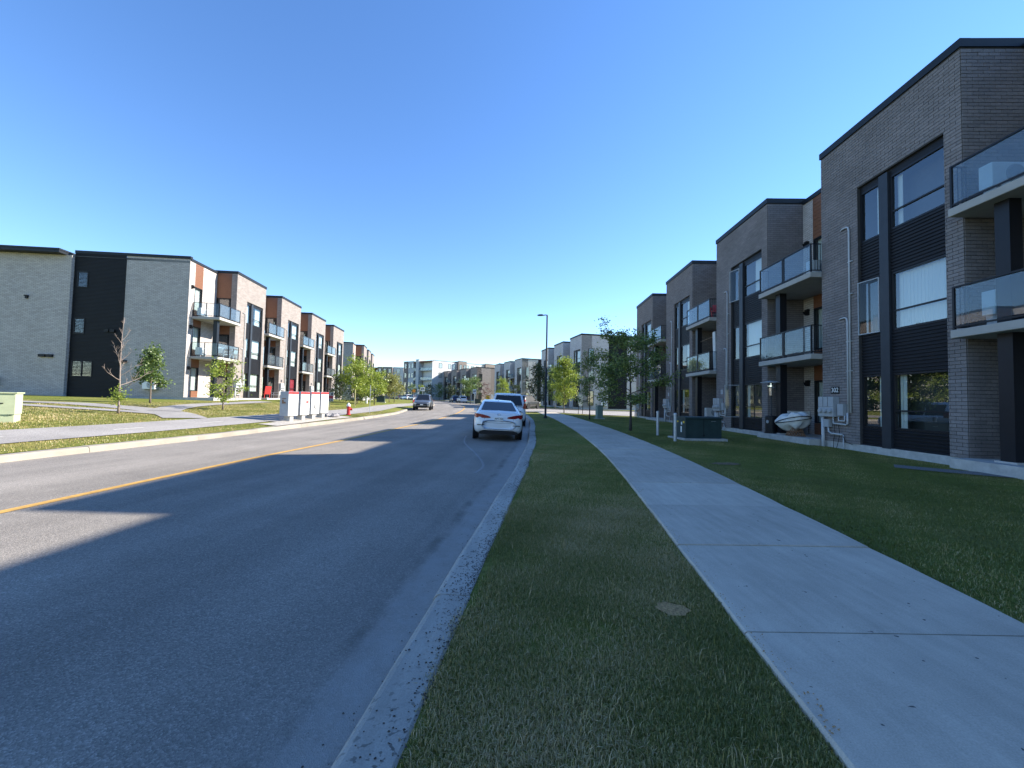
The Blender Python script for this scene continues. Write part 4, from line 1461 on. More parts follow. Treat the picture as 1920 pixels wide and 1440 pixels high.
def car(kind, name, label, cat, x, y, heading, paint, group, roll=0.0, detail=True, z=None, plate=None):
    D = CARS[kind]
    z = G(x, y) if z is None else z
    root = thing(name, label, cat, (x, y, z), 0, group)
    root.rotation_euler = Matrix.Rotation(heading, 3, 'Z').to_4x4().to_euler()
    root.rotation_mode = 'XYZ'
    root.rotation_euler = (roll, -.0077 * math.sin(heading) * 1.0, heading)
    st, gh, hw = D['st'], D['gh'], D['W'] / 2
    b_ = cobj((kind, 'body'), 'body', lambda: loft(st), paint, root, smooth=True)
    md = b_.modifiers.new('s', 'SUBSURF')
    md.levels = md.render_levels = 2
    # greenhouse: ribs across, lofted, then panes a few mm proud
    def cabin():
        mb = MB()
        bz = [gh[0], gh[1], gh[2], gh[3], gh[4]]
        n = 0
        belt = gh[0][1] - .06
        for (gx_, gz, gw) in gh:
            bw = max(gw, gh[0][2] * 1.0)
            mb.v += [(gx_, -hw * .90, min(belt, gz)), (gx_, -gw - .04, gz - .05), (gx_, -gw + .06, gz), (gx_, 0, gz + .012), (gx_, gw - .06, gz), (gx_, gw + .04, gz - .05), (gx_, hw * .90, min(belt, gz))]
        for i in range(4):
            for k in range(6):
                mb.f.append((i * 7 + k, i * 7 + k + 1, (i + 1) * 7 + k + 1, (i + 1) * 7 + k))
        return mb
    c_ = cobj((kind, 'roof'), 'roof', cabin, paint, root, smooth=True)
    def pane_between(A, B, C_, D_, m0, m1, out):
        # A,B lower edge; D_,C_ upper edge
        q = []
        for (u, v) in ((m0, m1), (1 - m0, m1), (1 - m0, 1 - m1), (m0, 1 - m1)):
            q.append(Vector(lerp3(lerp3(A, B, u), lerp3(D_, C_, u), v)))
        n = (q[1] - q[0]).cross(q[3] - q[0]).normalized()
        if n.dot(Vector(out)) < 0:
            n = -n
        return [tuple(p + n * .012) for p in q]
    def glassm():
        mb = MB()
        g0, g1, g2, g3, g4 = gh
        mb.face(*pane_between((g0[0], -g0[2], g0[1]), (g0[0], g0[2], g0[1]), (g1[0], g1[2], g1[1]), (g1[0], -g1[2], g1[1]), .06, .06, (-1, 0, .6)))
        return mb
    rg = cobj((kind, 'rg'), 'rear_window', glassm, 'car_glass', root)
    def wsm():
        mb = MB()
        g3, g4 = gh[3], gh[4]
        mb.face(*pane_between((g4[0], -g4[2], g4[1]), (g4[0], g4[2], g4[1]), (g3[0], g3[2], g3[1]), (g3[0], -g3[2], g3[1]), .06, .05, (1, 0, .6)))
        return mb
    cobj((kind, 'ws'), 'windscreen', wsm, 'car_glass', root)
    def side(sg):
        mb = MB()
        belt = gh[0][1] - .02
        xr0, xf0 = gh[0][0] + .28, gh[4][0] - .22
        lo_w = hw * .885
        roof_w = gh[2][2] + .035
        zt = gh[2][1] - .11
        xr1, xf1 = gh[1][0] + .02, gh[3][0] + .12
        xm = (xr1 + xf1) / 2 - .05
        def pt(xa, t):
            zz = belt + (zt - belt) * t
            return (xa, sg * (lo_w + (roof_w - lo_w) * t * (zt - belt) / (gh[2][1] - .05 - belt) + .012), zz)
        mb.face(pt(xr0, 0), pt(xm - .04, 0), pt(xm - .04, 1), pt(xr1, 1))
        mb.face(pt(xm + .04, 0), pt(xf0, 0), pt(xf1, 1), pt(xm + .04, 1))
        return mb
    for sg in (1, -1):
        cobj((kind, 'sw', sg), 'side_window', lambda: side(sg), 'black', root)
    # wheels
    wr = D['wr']
    for wx in D['wb']:
        for sg in (1, -1):
            w_ = cobj(('tyre', wr), 'wheel', lambda: MB().lathe([(wr * .55, -.1), (wr * .93, -.105), (wr, -.07), (wr, .07), (wr * .93, .105), (wr * .55, .1)], 22, axis='y'), 'tyre', root, (wx, sg * (hw - .115), wr), smooth=False)
            cobj(('rim', wr, sg), 'rim', lambda: MB().lathe([(wr * .62, sg * .085), (wr * .55, sg * .108), (wr * .2, sg * .095), (wr * .1, sg * .1)], 14, axis='y'), 'rim', w_)
            cobj(('arch', wr, sg), 'wheel_arch', lambda: MB().lathe([(wr * 1.02, 0), (wr * 1.16, .012 * sg), (wr * 1.16, -.1 * sg), (wr * 1.02, -.1 * sg)], 22, axis='y'), 'black', root, (wx, sg * (hw - .006), wr + .02))
    xr = -D['L'] / 2
    # lower valance, plates, lamps
    if kind == 'sedan':
        cobj('sv', 'valance', lambda: MB().prism([(-.70, .24), (.70, .24), (.66, .33), (.52, .375), (-.52, .375), (-.66, .33)], 'x', xr - .012, xr + .25), 'black', root)
        for sg in (1, -1):
            def tl():
                mb = MB()
                ys = [.86, .80, .60, .40, .30]
                xs_ = [xr + .20, xr + .085, xr + .035, xr + .01, xr + .005]
                zt = [.945, .95, .925, .88, .845]
                zb = [.835, .80, .795, .80, .81]
                for k in range(4):
                    a = (xs_[k] - .01, sg * ys[k], zb[k])
                    b2 = (xs_[k + 1] - .01, sg * ys[k + 1], zb[k + 1])
                    c2 = (xs_[k + 1] - .01, sg * ys[k + 1], zt[k + 1])
                    d2 = (xs_[k] - .01, sg * ys[k], zt[k])
                    mb.face(a, b2, c2, d2)
                    mb.face((xs_[k] + .06, sg * ys[k] * .98, zt[k]), d2, c2, (xs_[k + 1] + .06, sg * ys[k + 1], zt[k + 1]))
                return mb
            cobj(('tl', sg), 'tail_light', tl, 'tail', root)
            cobj(('refl', sg), 'reflector', lambda: MB().box(xr - .002, xr + .1, min(sg * .5, sg * .76), max(sg * .5, sg * .76), .545, .57), 'black', root)
        p_ = cobj('plate', 'number_plate', lambda: MB().box(xr - .02, xr + .05, -.15, .15, .72, .845), 'white', root)
        if plate:
            text(plate, .085, 'black', p_, (xr - .022, 0, .785), (math.pi / 2, 0, -math.pi / 2), ext=.001)
        sm_ = obj('boot_seam', MB().tube([(xr - .004, .52, .80), (xr - .006, .50, .68), (xr - .006, .42, .645), (xr - .008, 0, .63), (xr - .006, -.42, .645), (xr - .006, -.50, .68), (xr - .004, -.52, .80)], .0035, 4), 'steel_dark', root)
        sw_ = sm_.modifiers.new('wrap', 'SHRINKWRAP')
        sw_.target = b_
        sw_.offset = .002
        em = MB()
        pts = [(xr + .012, .062 * math.cos(t * .524), .935 + .032 * math.sin(t * .524)) for t in range(13)]
        em.tube(pts, .005, 4)
        em.tube([(xr + .01, .022, .955), (xr + .01, .02, .915)], .005, 4).tube([(xr + .01, -.022, .955), (xr + .01, -.02, .915)], .005, 4).tube([(xr + .01, .022, .93), (xr + .01, -.022, .94)], .005, 4)
        obj('emblem', em, 'chrome', root)
        obj('aerial_fin', MB().prism([(-.16, 1.43), (.02, 1.435), (-.13, 1.485)], 'y', -.012, .012), paint, root, (-.75, 0, -.015))
        obj('third_brake_light', MB().box(-1.03, -1.0, -.09, .09, 1.345, 1.36), 'tail', root)
    elif kind == 'van':
        cobj('vv', 'valance', lambda: MB().box(xr - .01, xr + .2, -.8, .8, .26, .42), 'black', root)
        for sg in (1, -1):
            cobj(('vtl', sg), 'tail_light', lambda: MB().prism([(sg * .98, .98), (sg * .80, .99), (sg * .82, 1.25), (sg * .93, 1.27)], 'x', xr + .02, xr + .32), 'tail', root)
        cobj('plate_v', 'number_plate', lambda: MB().box(xr - .02, xr + .05, -.15, .15, .85, .97), 'white', root)
    else:
        cobj('sgrille', 'grille', lambda: MB().box(-xr - .12, -xr + .02, -.52, .52, .56, .70), 'black', root)
        cobj('sgr2', 'lower_grille', lambda: MB().box(-xr - .12, -xr + .015, -.6, .6, .36, .5), 'black', root)
        cobj('splate', 'number_plate', lambda: MB().box(-xr - .02, -xr + .03, -.15, .15, .55, .67), 'white', root)
        for sg in (1, -1):
            cobj(('shl', sg), 'headlight', lambda: MB().prism([(sg * .86, .84), (sg * .55, .76), (sg * .53, .66), (sg * .80, .68)], 'x', -xr - .32, -xr - .02), 'lamp_clear', root)
            cobj(('stl', sg), 'tail_light', lambda: MB().prism([(sg * .90, .92), (sg * .66, .93), (sg * .68, 1.12), (sg * .86, 1.13)], 'x', xr + .0, xr + .22), 'tail', root)
    for sg in (1, -1):
        cobj((kind, 'mir', sg), 'mirror', lambda: MB().prism([(0, 0), (.15, .01), (.17, .12), (.04, .13)], 'x', -.05, .05) if sg > 0 else MB().prism([(0, 0), (-.15, .01), (-.17, .12), (-.04, .13)], 'x', -.05, .05), paint, root, (gh[4][0] - .36, sg * hw * .87, gh[4][1] - .05))
        cobj((kind, 'dh', sg), 'door_handle', lambda: MB().box(-.62, -.44, min(sg * (hw - .02), sg * (hw + .012)), max(sg * (hw - .02), sg * (hw + .012)), .86, .89).box(.5, .68, min(sg * (hw - .02), sg * (hw + .012)), max(sg * (hw - .02), sg * (hw + .012)), .85, .88), paint, root)
    return root
CG = 'cars parked along the street'
H90 = math.pi / 2
car('sedan', 'parked_car', 'white sedan parked at the right kerb, nearest car, seen from behind', 'car', -.62, 17.0, H90 + .07, 'paint_white', CG, .03, plate='APT 760')
car('van', 'parked_van', 'white van parked directly ahead of the white sedan', 'van', -.28, 24.7, H90 + .03, 'paint_white', CG, .025)
car('suv', 'parked_car', 'dark grey sport utility car parked at the left kerb facing the viewer', 'car', -9.55, 45.2, -H90 + .12, 'paint_grey', CG, 0)
car('suv', 'parked_car', 'dark car half hidden behind the white van, by the side drive', 'car', 1.9, 52.0, H90 - .5, 'paint_black', CG, z=G(2.5, 52) + .03)
car('suv', 'parked_car', 'dark blue car at the far right kerb, ahead of the pale hatchback', 'car', -14.6, 106.0, H90 + .36, 'paint_blue', CG)
car('suv', 'parked_car', 'pale blue white hatchback at the far right kerb', 'car', -11.9, 99.0, H90 + .33, 'paint_white', CG)
car('suv', 'parked_car', 'dark car at the head of the distant row left of the white flats', 'car', -39.5, 144, H90 + .75, 'paint_blue', CG)
car('van', 'parked_van', 'white vehicle in the distant row left of the white flats', 'van', -35.2, 138.5, H90 + .70, 'paint_white', CG)
car('suv', 'parked_car', 'grey car in the distant row, just above the fire hydrant', 'car', -31.8, 134.0, H90 + .66, 'paint_silver', CG)

# ================================================================ LAMP POSTS
def lamp(name, label, x, y, h, ang, base=True):
    t = thing(name, label, 'lamp post', (x, y, G(x, y)), ang, 'black street lamp posts')
    cobj(('lp', h), 'post', lambda: MB().tube([(0, 0, 0), (0, 0, .12), (0, 0, .14), (0, 0, h)], [.11, .11, .075, .055], 12), 'black', t, smooth=True)
    cobj('lpf', 'base_flange', lambda: MB().lathe([(.17, -.03), (.17, .03), (.11, .05), (.09, .16)], 14), 'black', t)
    cobj(('lpa', h), 'arm', lambda: MB().tube([(0, 0, h - .1), (0, 0, h + .02), (.12, 0, h + .03), (.3, 0, h + .01)], .035, 8), 'black', t, smooth=True)
    cobj(('lph', h), 'lamp_head', lambda: MB().lathe([(.02, .075), (.10, .07), (.16, .035), (.17, 0), (.14, -.035), (.10, -.045)], 16), 'black', t, (.48, 0, h + .02)).scale = (1.5, .9, .9)
    return t
lamp('street_lamp', 'tall black lamp post on the right verge beside the sidewalk', 2.42, 29.6, 7.35, math.pi - .25)
lamp('street_lamp', 'black lamp post further off, behind the white van', -2.6, 97, 9.3, math.pi - .4)
lamp('street_lamp', 'slim black lamp post in front of the brown terrace', -15.4, 116, 8.2, math.pi - .5)

# ================================================================ STREET FURNITURE, RIGHT
for (x, y, h, lb) in ((6.04, 17.2, 1.02, 'grey steel post on the lawn, the further and left of two'), (5.84, 14.85, 1.02, 'grey steel post on the lawn at the corner of the dark green transformer')):
    b_ = thing('bollard', lb, 'post', (x, y, G(x, y) - .05), 0, 'steel posts guarding the transformer')
    cobj('bol', 'tube', lambda: MB().lathe([(.055, 0), (.055, h), (.045, h + .02), (.0, h + .025)], 14), 'galv', b_, smooth=False)
    cobj('bolc', 'collar', lambda: MB().lathe([(.062, h - .06), (.066, h - .055), (.066, h - .005), (.058, h + .0)], 14), 'galv', b_)
# transformer: long side faces the viewer
tx, ty = 7.1, 15.95
t = thing('transformer_box', 'dark green electrical transformer box on the right lawn', 'utility box', (tx, ty, G(tx, ty)), .12)
cobj('tfp', 'pad', lambda: MB().box(-.85, .85, -.62, .62, -.1, .07), 'concrete', t)
bevel(cobj('tfb', 'cabinet', lambda: MB().box(-.72, .72, -.45, .5, .07, .80).prism([(-.5, .80), (.53, .80), (.52, .86), (-.48, .86)], 'x', -.75, .75), 'transformer', t), .012)
cobj('tfs', 'door_seam', lambda: MB().box(-.006, .006, -.456, -.44, .1, .8).box(-.72, .72, -.456, -.445, .78, .79), 'black', t)
cobj('tfl', 'hinge_plate', lambda: MB().box(.3, .48, -.46, -.445, .70, .712), 'galv', t)
cobj('tfl2', 'label_plate', lambda: MB().box(-.728, -.715, -.2, -.12, .28, .5).box(-.728, -.715, -.22, -.15, .56, .66), 'white', t)
cobj('tfl3', 'warning_label', lambda: MB().box(-.728, -.715, -.38, -.28, .62, .7).box(-.728, -.715, .05, .16, .64, .7), 'yellow', t)
cobj('tflk', 'lock', lambda: MB().box(-.03, .03, -.475, -.445, .16, .2), 'black', t)
# sage pedestal
t = thing('utility_pedestal', 'sage green narrow utility pedestal on the right lawn', 'utility box', (6.55, 31.1, G(6.55, 31.1)), .2)
cobj('upb', 'base', lambda: MB().box(-.32, .32, -.32, .32, -.05, .04), 'concrete', t)
bevel(cobj('upc', 'cabinet', lambda: MB().box(-.22, .22, -.2, .2, .04, .95), 'sagegreen', t), .015)
cobj('upl', 'lid', lambda: MB().prism([(-.22, .95), (.22, .95), (.2, 1.0), (-.2, 1.0)], 'x', -.24, .24), 'sagegreen', t)
# white sign board on two legs
t = thing('sign_board', 'white blank sign board on two dark legs by the side drive', 'sign', (6.95, 42.0, G(6.95, 41.5)), .12)
cobj('sbb', 'board', lambda: MB().box(-.22, .22, -.015, .015, .8, 1.95), 'white', t)
for sg in (-.22, .22):
    cobj(('sbl', sg), 'leg', lambda: MB().box(sg - .025, sg + .025, -.04, -.016, 0, 1.0), 'black', t)

# air conditioners
def ac(label, x, y, z, rz, legs=.35, group='outdoor air conditioner units', wall=False):
    t = thing('air_conditioner', label, 'air conditioner', (x, y, z), rz, group)
    z0 = legs
    bevel(cobj(('acb', legs), 'casing', lambda: MB().box(-.42, .42, -.15, .15, z0, z0 + .58), 'white', t), .015)
    cobj(('acf', legs), 'fan_grille', lambda: MB().lathe([(.22, .0), (.235, .012), (.21, .02), (.05, .02), (.04, .026), (.0, .026)], 22, (-.12, .15, z0 + .29), 'y'), 'boxgrey', t)
    cobj(('acg', legs), 'side_vent', lambda: [mb := MB(), [mb.box(-.428, -.418, -.11, .11, z0 + .08 + k * .05, z0 + .10 + k * .05) for k in range(9)]][0], 'boxgrey', t)
    if wall:
        cobj('acw', 'bracket', lambda: MB().box(-.3, -.26, -.4, .15, -.06, 0).box(.26, .3, -.4, .15, -.06, 0), 'galv', t)
    else:
        cobj(('acl', legs), 'leg_frame', lambda: MB().box(-.32, -.28, -.14, .14, 0, z0).box(.28, .32, -.14, .14, 0, z0), 'galv', t)
    return t
rz1 = R1.rz
def r1(x, y, z):
    return R1.P(x, y, z)
def acR(T, x, y, z, label, legs=.3, turn=math.pi / 2):
    p = T.P(x, y, z)
    return ac(label, p.x, p.y, p.z, T.rz + turn, legs)
acR(R1, -.28, -1.1, FL[0], 'white air conditioner on legs behind the covered chair', .45, math.pi / 2)
acR(R1, PIT - .28, -1.15, FL[0], 'white air conditioner behind the dark green transformer', .4)
acR(R1, 2 * PIT - .3, -1.15, FL[0], 'white air conditioner on the patio by the two steel posts', .4)
acR(R1, -.5, -.42, FL[1], 'air conditioner behind the glass of the nearest middle balcony', .3)
acR(R1, -.5, -.42, FL[2], 'air conditioner behind the glass of the nearest top balcony', .3)
acR(R1, PIT - 2.6, -.5, FL[2], 'air conditioner low behind the glass of the second top balcony', .1)
# wall unit on the left end wall
p = L1.P(XE + .3, -DEP - 2.15, .75)
ac('white air conditioner hung low on the cream end wall', p.x, p.y, p.z, L1.rz - math.pi / 2, 0.0, wall=True)
p = L1.P(XE + .5, yw - 4.55, .85)
ac('air conditioner on the left edge wall above the pale green cabinet', p.x, p.y, p.z, L1.rz - math.pi / 2, 0.0, wall=True)
p = L1.P(XE - 1.0, -DEP + .45, FL[2])
ac('air conditioner on the top corner balcony of the left terrace', p.x, p.y, p.z, L1.rz, .12)
p = L1.P(XE - 1.0, -DEP + .45, FL[1])
ac('air conditioner on the middle corner balcony of the left terrace', p.x, p.y, p.z, L1.rz, .12)
p = R2.P(-.25, -3.4, .35)
ac('white air conditioner on the end wall across the side drive', p.x, p.y, p.z, R2.rz + math.pi / 2, 0.1)

# electric meters on the bays
def meters(T, i, label, n=3, rich=True, mt='boxgrey'):
    p = T.P(i * PIT + 4.45, 0, 0)
    t = thing('meter_cabinet', label, 'meter cabinet', p, T.rz, 'electric meter cabinets on the terrace bays')
    bevel(cobj(('mtb', mt), 'cabinet', lambda: MB().box(-.28, .45, .01, .24, 1.05, 1.75), mt, t), .01)
    cobj('mts', 'seam', lambda: MB().box(-.03, -.022, .24, .246, 1.4, 1.74).box(.2, .208, .24, .246, 1.4, 1.74).box(-.28, .45, .24, .244, 1.40, 1.406), 'black', t)
    for k in range(n):
        cobj(('mtm', k), 'meter', lambda: MB().lathe([(.085, 0), (.085, .04), (.07, .075), (.0, .08)], 14, (-.16 + k * .23, .24, 1.26), 'y'), 'boxgrey', t)
    cobj('mtd', 'disconnect_box', lambda: MB().box(-.62, -.36, .01, .16, 1.1, 1.5), 'boxgrey', t)
    cobj('mtp', 'post', lambda: MB().tube([(.36, .13, -.35), (.36, .13, 1.06)], .055, 10), 'pvc', t, smooth=True)
    cobj('mtj', 'junction_box', lambda: MB().box(.05, .28, .03, .16, .68, .95), 'boxgrey', t)
    cobj('mtq', 'pipework', lambda: MB().tube([(.15, .1, .7), (.12, .1, .52), (0, .1, .46), (-.5, .1, .45)], .03, 8).tube([(-.1, .1, 1.06), (-.1, .1, .82), (-.68, .1, .8), (-.74, .1, .84), (-.74, .1, 1.2)], .028, 8).tube([(-.35, .1, 1.06), (-.35, .1, .92), (-.62, .1, .92), (-.62, .1, 1.1)], .024, 8).tube([(-.5, .06, .45), (-.5, .06, -.2)], .02, 6), 'pvc', t, smooth=True)
    if rich:
        cobj('mtw', 'cable', lambda: MB().tube([(-.1, .07, .8), (-.14, .08, .5), (-.06, .07, .2), (-.08, .09, -.1)], .009, 5).tube([(-.3, .07, .8), (-.36, .08, .45), (-.28, .07, .2), (-.2, .09, -.12)], .009, 5).tube([(-.5, .07, .4), (-.62, .08, .22), (-.9, .06, .15)], .009, 5), 'black', t)
    return t
meters(R1, 0, 'grey meter cabinet with three round meters under the 302 sign')
meters(R1, 1, 'grey meter cabinet on the wall behind the transformer')
meters(R1, 2, 'grey meter cabinet on the bay behind the left steel post')
meters(R1, 3, 'grey meter cabinet on the far bay beside the dark feathery tree', rich=False)
for i, lb in ((3, 'pale meter cabinet behind the small yellow green tree'), (2, 'pale meter cabinet by the red chairs'), (1, 'pale meter cabinet above the mailboxes'), (0, 'pale meter cabinet on the last bay of the left terrace')):
    meters(L1, i, lb, rich=False, mt='pvc')

# patio heater
p = r1(-1.05 + PIT * 0, .0, FL[0])
p = Vector((10.95, 17.35, .4))
hp = R1.P(PIT - .62, .22, FL[0])
t = thing('patio_heater', 'black mushroom patio heater on the ground floor patio', 'patio heater', hp, R1.rz, None)
cobj('ph1', 'base', lambda: MB().lathe([(.27, 0), (.27, .06), (.23, .08), (.23, .72), (.21, .76), (.05, .77)], 18), 'black', t)
cobj('ph2', 'pole', lambda: MB().tube([(0, 0, .75), (0, 0, 1.65)], .03, 10), 'steel_dark', t)
cobj('ph2b', 'gas_valve', lambda: MB().lathe([(.07, -.02), (.07, .02), (.0, .03)], 10, (-.1, .22, .5), 'y'), 'boxgrey', t)
cobj('ph3', 'burner', lambda: MB().lathe([(.05, 1.6), (.07, 1.63), (.09, 1.95), (.16, 2.0), (.16, 2.08), (.05, 2.1), (.05, 2.2)], 14), 'chrome', t)
cobj('ph4', 'reflector', lambda: MB().lathe([(.42, 2.19), (.41, 2.205), (.25, 2.24), (.08, 2.28), (.02, 2.285)], 24), 'galv', t, smooth=True)
# covered papasan chair on the nearest patio
pp = R1.P(-1.35 + PIT - PIT + PIT - 1.35, .15, FL[0])
pp = R1.P(PIT - 1.95, .05, FL[0])
t = thing('papasan_chair', 'rattan bowl chair with a white cushion tied by dark cords, on the patio', 'chair', pp, R1.rz, None)
wb = MB()
for k in range(20):
    a = 2 * math.pi * k / 20
    for s_ in (1, -1):
        wb.tube([(.34 * math.cos(a), .34 * math.sin(a), 0), (.2 * math.cos(a + s_ * .5), .2 * math.sin(a + s_ * .5), .36)], .011, 5)
for rr, zz in ((.34, .012), (.275, .18), (.2, .36)):
    wb.tube([(rr * math.cos(q * .2618), rr * math.sin(q * .2618), zz) for q in range(25)], .015, 5)
obj('rattan_base', wb, 'rattan', t)
cu = MB()
nr, ns = 11, 30
rc = random.Random(8)
for j in range(nr):
    f = j / (nr - 1)
    th_ = -math.pi / 2 + math.pi * f
    for k in range(ns):
        a = 2 * math.pi * k / ns
        lump = 1 + .05 * math.sin(a * 7 + 2 * f) + .06 * math.sin(a * 3 + 9 * f) + rc.uniform(-.025, .025)
        rad = .60 * (math.cos(th_) ** .45 if math.cos(th_) > 1e-6 else 0) * lump + .004
        cu.v.append((rad * math.cos(a), rad * math.sin(a), .21 * math.sin(th_) * (1 + .25 * math.sin(a * 5 + 1) + .1 * math.sin(a * 11)) + .05 * (rad / .6) ** 2))
for j in range(nr - 1):
    for k in range(ns):
        k2 = (k + 1) % ns
        cu.f.append((j * ns + k, j * ns + k2, (j + 1) * ns + k2, (j + 1) * ns + k))
o = obj('cushion', cu, 'fabric_white', t, (0, .08, .56), smooth=True)
o.rotation_euler = (-.1, .2, 0)
o.scale = (1.08, .9, 1.35)
cd = MB()
for sgn in (.35, -.3):
    cd.tube([(.655 * math.cos(q * .224), .655 * math.sin(q * .224), .04 + sgn * .16 * math.cos(q * .224 + .5)) for q in range(29)], .012, 5)
o = obj('cord', cd, 'black', t, (0, .08, .56), smooth=True)
o.rotation_euler = (-.1, .2, 0)
o.scale = (1.08, .9, 1.35)

# ================================================================ STREET FURNITURE, LEFT
def hydrant(label, x, y):
    t = thing('fire_hydrant', label, 'hydrant', (x, y, G(x, y)), .5, 'red fire hydrants on the left verge')
    cobj('hyb', 'barrel', lambda: MB().lathe([(.15, 0), (.15, .05), (.10, .06), (.10, .48), (.13, .49), (.13, .54), (.10, .55)], 16), 'red', t)
    cobj('hyc', 'bonnet', lambda: MB().lathe([(.125, .55), (.12, .62), (.08, .70), (.03, .73), (.03, .78), (.0, .78)], 16), 'white', t)
    cobj('hyn', 'nozzle', lambda: MB().lathe([(.055, -.2), (.065, -.19), (.065, -.14), (.05, -.13), (.05, .13), (.065, .14), (.065, .19), (.055, .2)], 12, (0, 0, .40), 'y').lathe([(.07, 0), (.07, .18), (.085, .18), (.085, .22), (.05, .23)], 12, (0, 0, .36), 'x'), 'red', t)
    cobj('hyx', 'chain', lambda: MB().tube([(.06, .19, .38), (.1, .14, .28), (.11, .04, .27), (.1, -.02, .3)], .012, 5), 'white', t)
hydrant('red fire hydrant with a white top on the left verge', -10.44, 26.7)
hydrant('distant red fire hydrant just left of the dark grey car', -16.4, 69.5)
# community mailboxes
MG = 'grey community mailboxes by the left kerb'
for k, (x, y, lb) in enumerate([(-10.62, 19.9, 'nearest grey mailbox block with a torn notice on its side'), (-10.58, 20.95, 'second grey mailbox block from the front, red sticker on its doors'), (-10.56, 22.0, 'third grey mailbox block from the front, dark stickers on its doors'), (-10.54, 23.05, 'furthest grey mailbox block, next to the rock heap')]):
    t = thing('mailbox_block', lb, 'mailbox', (x, y, G(-10.5, y) + .0), -.06, MG)
    bevel(cobj('mxc', 'cabinet', lambda: MB().box(-.21, .21, -.41, .41, .26, 1.42), 'boxgrey', t), .012)  # cabinet toned greyer than its doors: shade on the sides put into the colour
    cobj('mxl', 'pedestal_leg', lambda: MB().box(-.15, .15, -.14, .14, -.05, .27), 'concrete', t)
    cobj('mxr', 'red_header', lambda: MB().box(.2, .216, -.40, .40, 1.30, 1.41), 'red', t)
    for col_ in range(2):
        for row_ in range(9):
            cobj('mxd', 'compartment_door', lambda: MB().box(.208, .218, 0, .36, 0, .095), 'white', t, (0, -.385 + col_ * .40, .42 + row_ * .098))
        cobj('mxp', 'parcel_door', lambda: MB().box(.208, .217, 0, .36, 0, .115), 'white', t, (0, -.385 + col_ * .40, .29))
        cobj('mxt', 'name_tag', lambda: MB().box(.217, .2195, .1, .26, .03, .06), 'steel_dark', t, (0, -.385 + col_ * .40, .42))
    if k == 0:
        obj('notice', MB().box(-.14, .03, -.418, -.408, 1.14, 1.26), 'boxgrey', t)
        obj('torn_notice', MB().box(-.1, .1, -.417, -.408, 1.06, 1.1).prism([(-.09, .84), (.1, .86), (.06, .94), (-.01, .93), (-.03, 1.03), (-.1, 1.02)], 'y', -.417, -.408), 'rattan', t)
    if k == 1:
        obj('red_sticker', MB().box(.219, .224, .06, .30, .86, .96), 'red', t)
    if k == 2:
        obj('dark_sticker', MB().box(.219, .224, -.2, .1, .72, .76).box(.219, .224, -.14, -.06, .58, .7).box(.219, .224, -.1, .1, .55, .6), 'steel_dark', t)
# rock heap
rk = MB()
rr_ = random.Random(5)
rt = thing('rock_heap', 'small heap of grey rubble beside the mailboxes', 'rocks', (-10.5, 24.3, G(-10.5, 24.3)), 0)
for k in range(9):
    x, y, s_ = rr_.uniform(-.35, .35), rr_.uniform(-.4, .4), rr_.uniform(.1, .2)
    mb = MB().lathe([(.02, -s_ * .4), (s_ * .9, -s_ * .3), (s_, s_ * .1), (s_ * .7, s_ * .6), (.02, s_ * .75)], 7)
    mb.v = [(v[0] * rr_.uniform(.75, 1.25), v[1] * rr_.uniform(.75, 1.25), v[2] * rr_.uniform(.8, 1.2)) for v in mb.v]
    obj('rock', mb, 'rock', rt, (x, y, s_ * .35), rr_.uniform(0, 6))
# pale green cabinet at the left edge
gx_, gy_ = -15.6, 12.75
t = thing('utility_cabinet', 'pale green telecom cabinet at the left edge of the lawn', 'utility box', (gx_, gy_, G(gx_, gy_)), .62)
bevel(cobj('gcb', 'cabinet', lambda: MB().box(-.36, .36, -.3, .3, .22, .86), 'palegreen', t), .008)
cobj('gcl', 'lid', lambda: MB().box(-.39, .39, -.33, .33, .86, .895), 'palegreen', t)
cobj('gcp', 'plinth', lambda: MB().box(-.34, .34, -.28, .28, -.05, .22), 'palegreen', t)
cobj('gcs', 'door_seam', lambda: MB().box(-.004, .004, -.305, -.298, .24, .85).box(-.35, .35, -.303, -.298, .215, .222), 'sagegreen', t)
cobj('gch', 'door_handle', lambda: MB().box(-.03, .12, -.315, -.3, .55, .575), 'black', t)
cobj('gcw', 'white_label', lambda: MB().box(-.3, -.1, -.303, -.298, .46, .6), 'white', t)
cobj('gck', 'latch', lambda: MB().box(.2, .23, -.303, -.298, .2, .215).box(.25, .28, -.303, -.298, .2, .215), 'black', t)
# marker stakes
for nm, lb, x, y, h, m, r in (('marker_post', 'yellowish marker post standing behind the red hydrant', -14.0, 37.2, 1.55, 'post_yellow', .045), ('marker_pole', 'tall thin grey pole on the left verge right of the hydrant', -10.2, 30.0, 2.05, 'galv', .018)):
    t = thing(nm, lb, 'post', (x, y, G(x, y) - .05), 0, 'marker posts on the left verge')
    obj('shaft', MB().tube([(0, 0, 0), (0, 0, h)], r, 8), m, t)
    obj('tip', MB().lathe([(r * 1.15, h - .1), (r * 1.15, h), (.0, h + .02)], 8), m, t)
t = thing('utility_pedestal', 'slim pale pedestal among the left street trees', 'utility box', (-16.6, 47.6, G(-16.6, 47.6)), 0)
obj('cabinet', MB().box(-.1, .1, -.1, .1, 0, .85), 'white', t)
obj('lid', MB().box(-.115, .115, -.115, .115, .85, .9), 'boxgrey', t)
t = thing('transformer_box', 'dark green transformer box on the far left lawn', 'utility box', (-17.4, 55.4, G(-17.4, 55.4)), .2)
obj('cabinet', MB().box(-.5, .5, -.4, .4, .05, .8), 'transformer', t)
obj('lid', MB().box(-.53, .53, -.43, .43, .8, .86), 'transformer', t)
obj('pad', MB().box(-.6, .6, -.5, .5, -.1, .05), 'concrete', t)
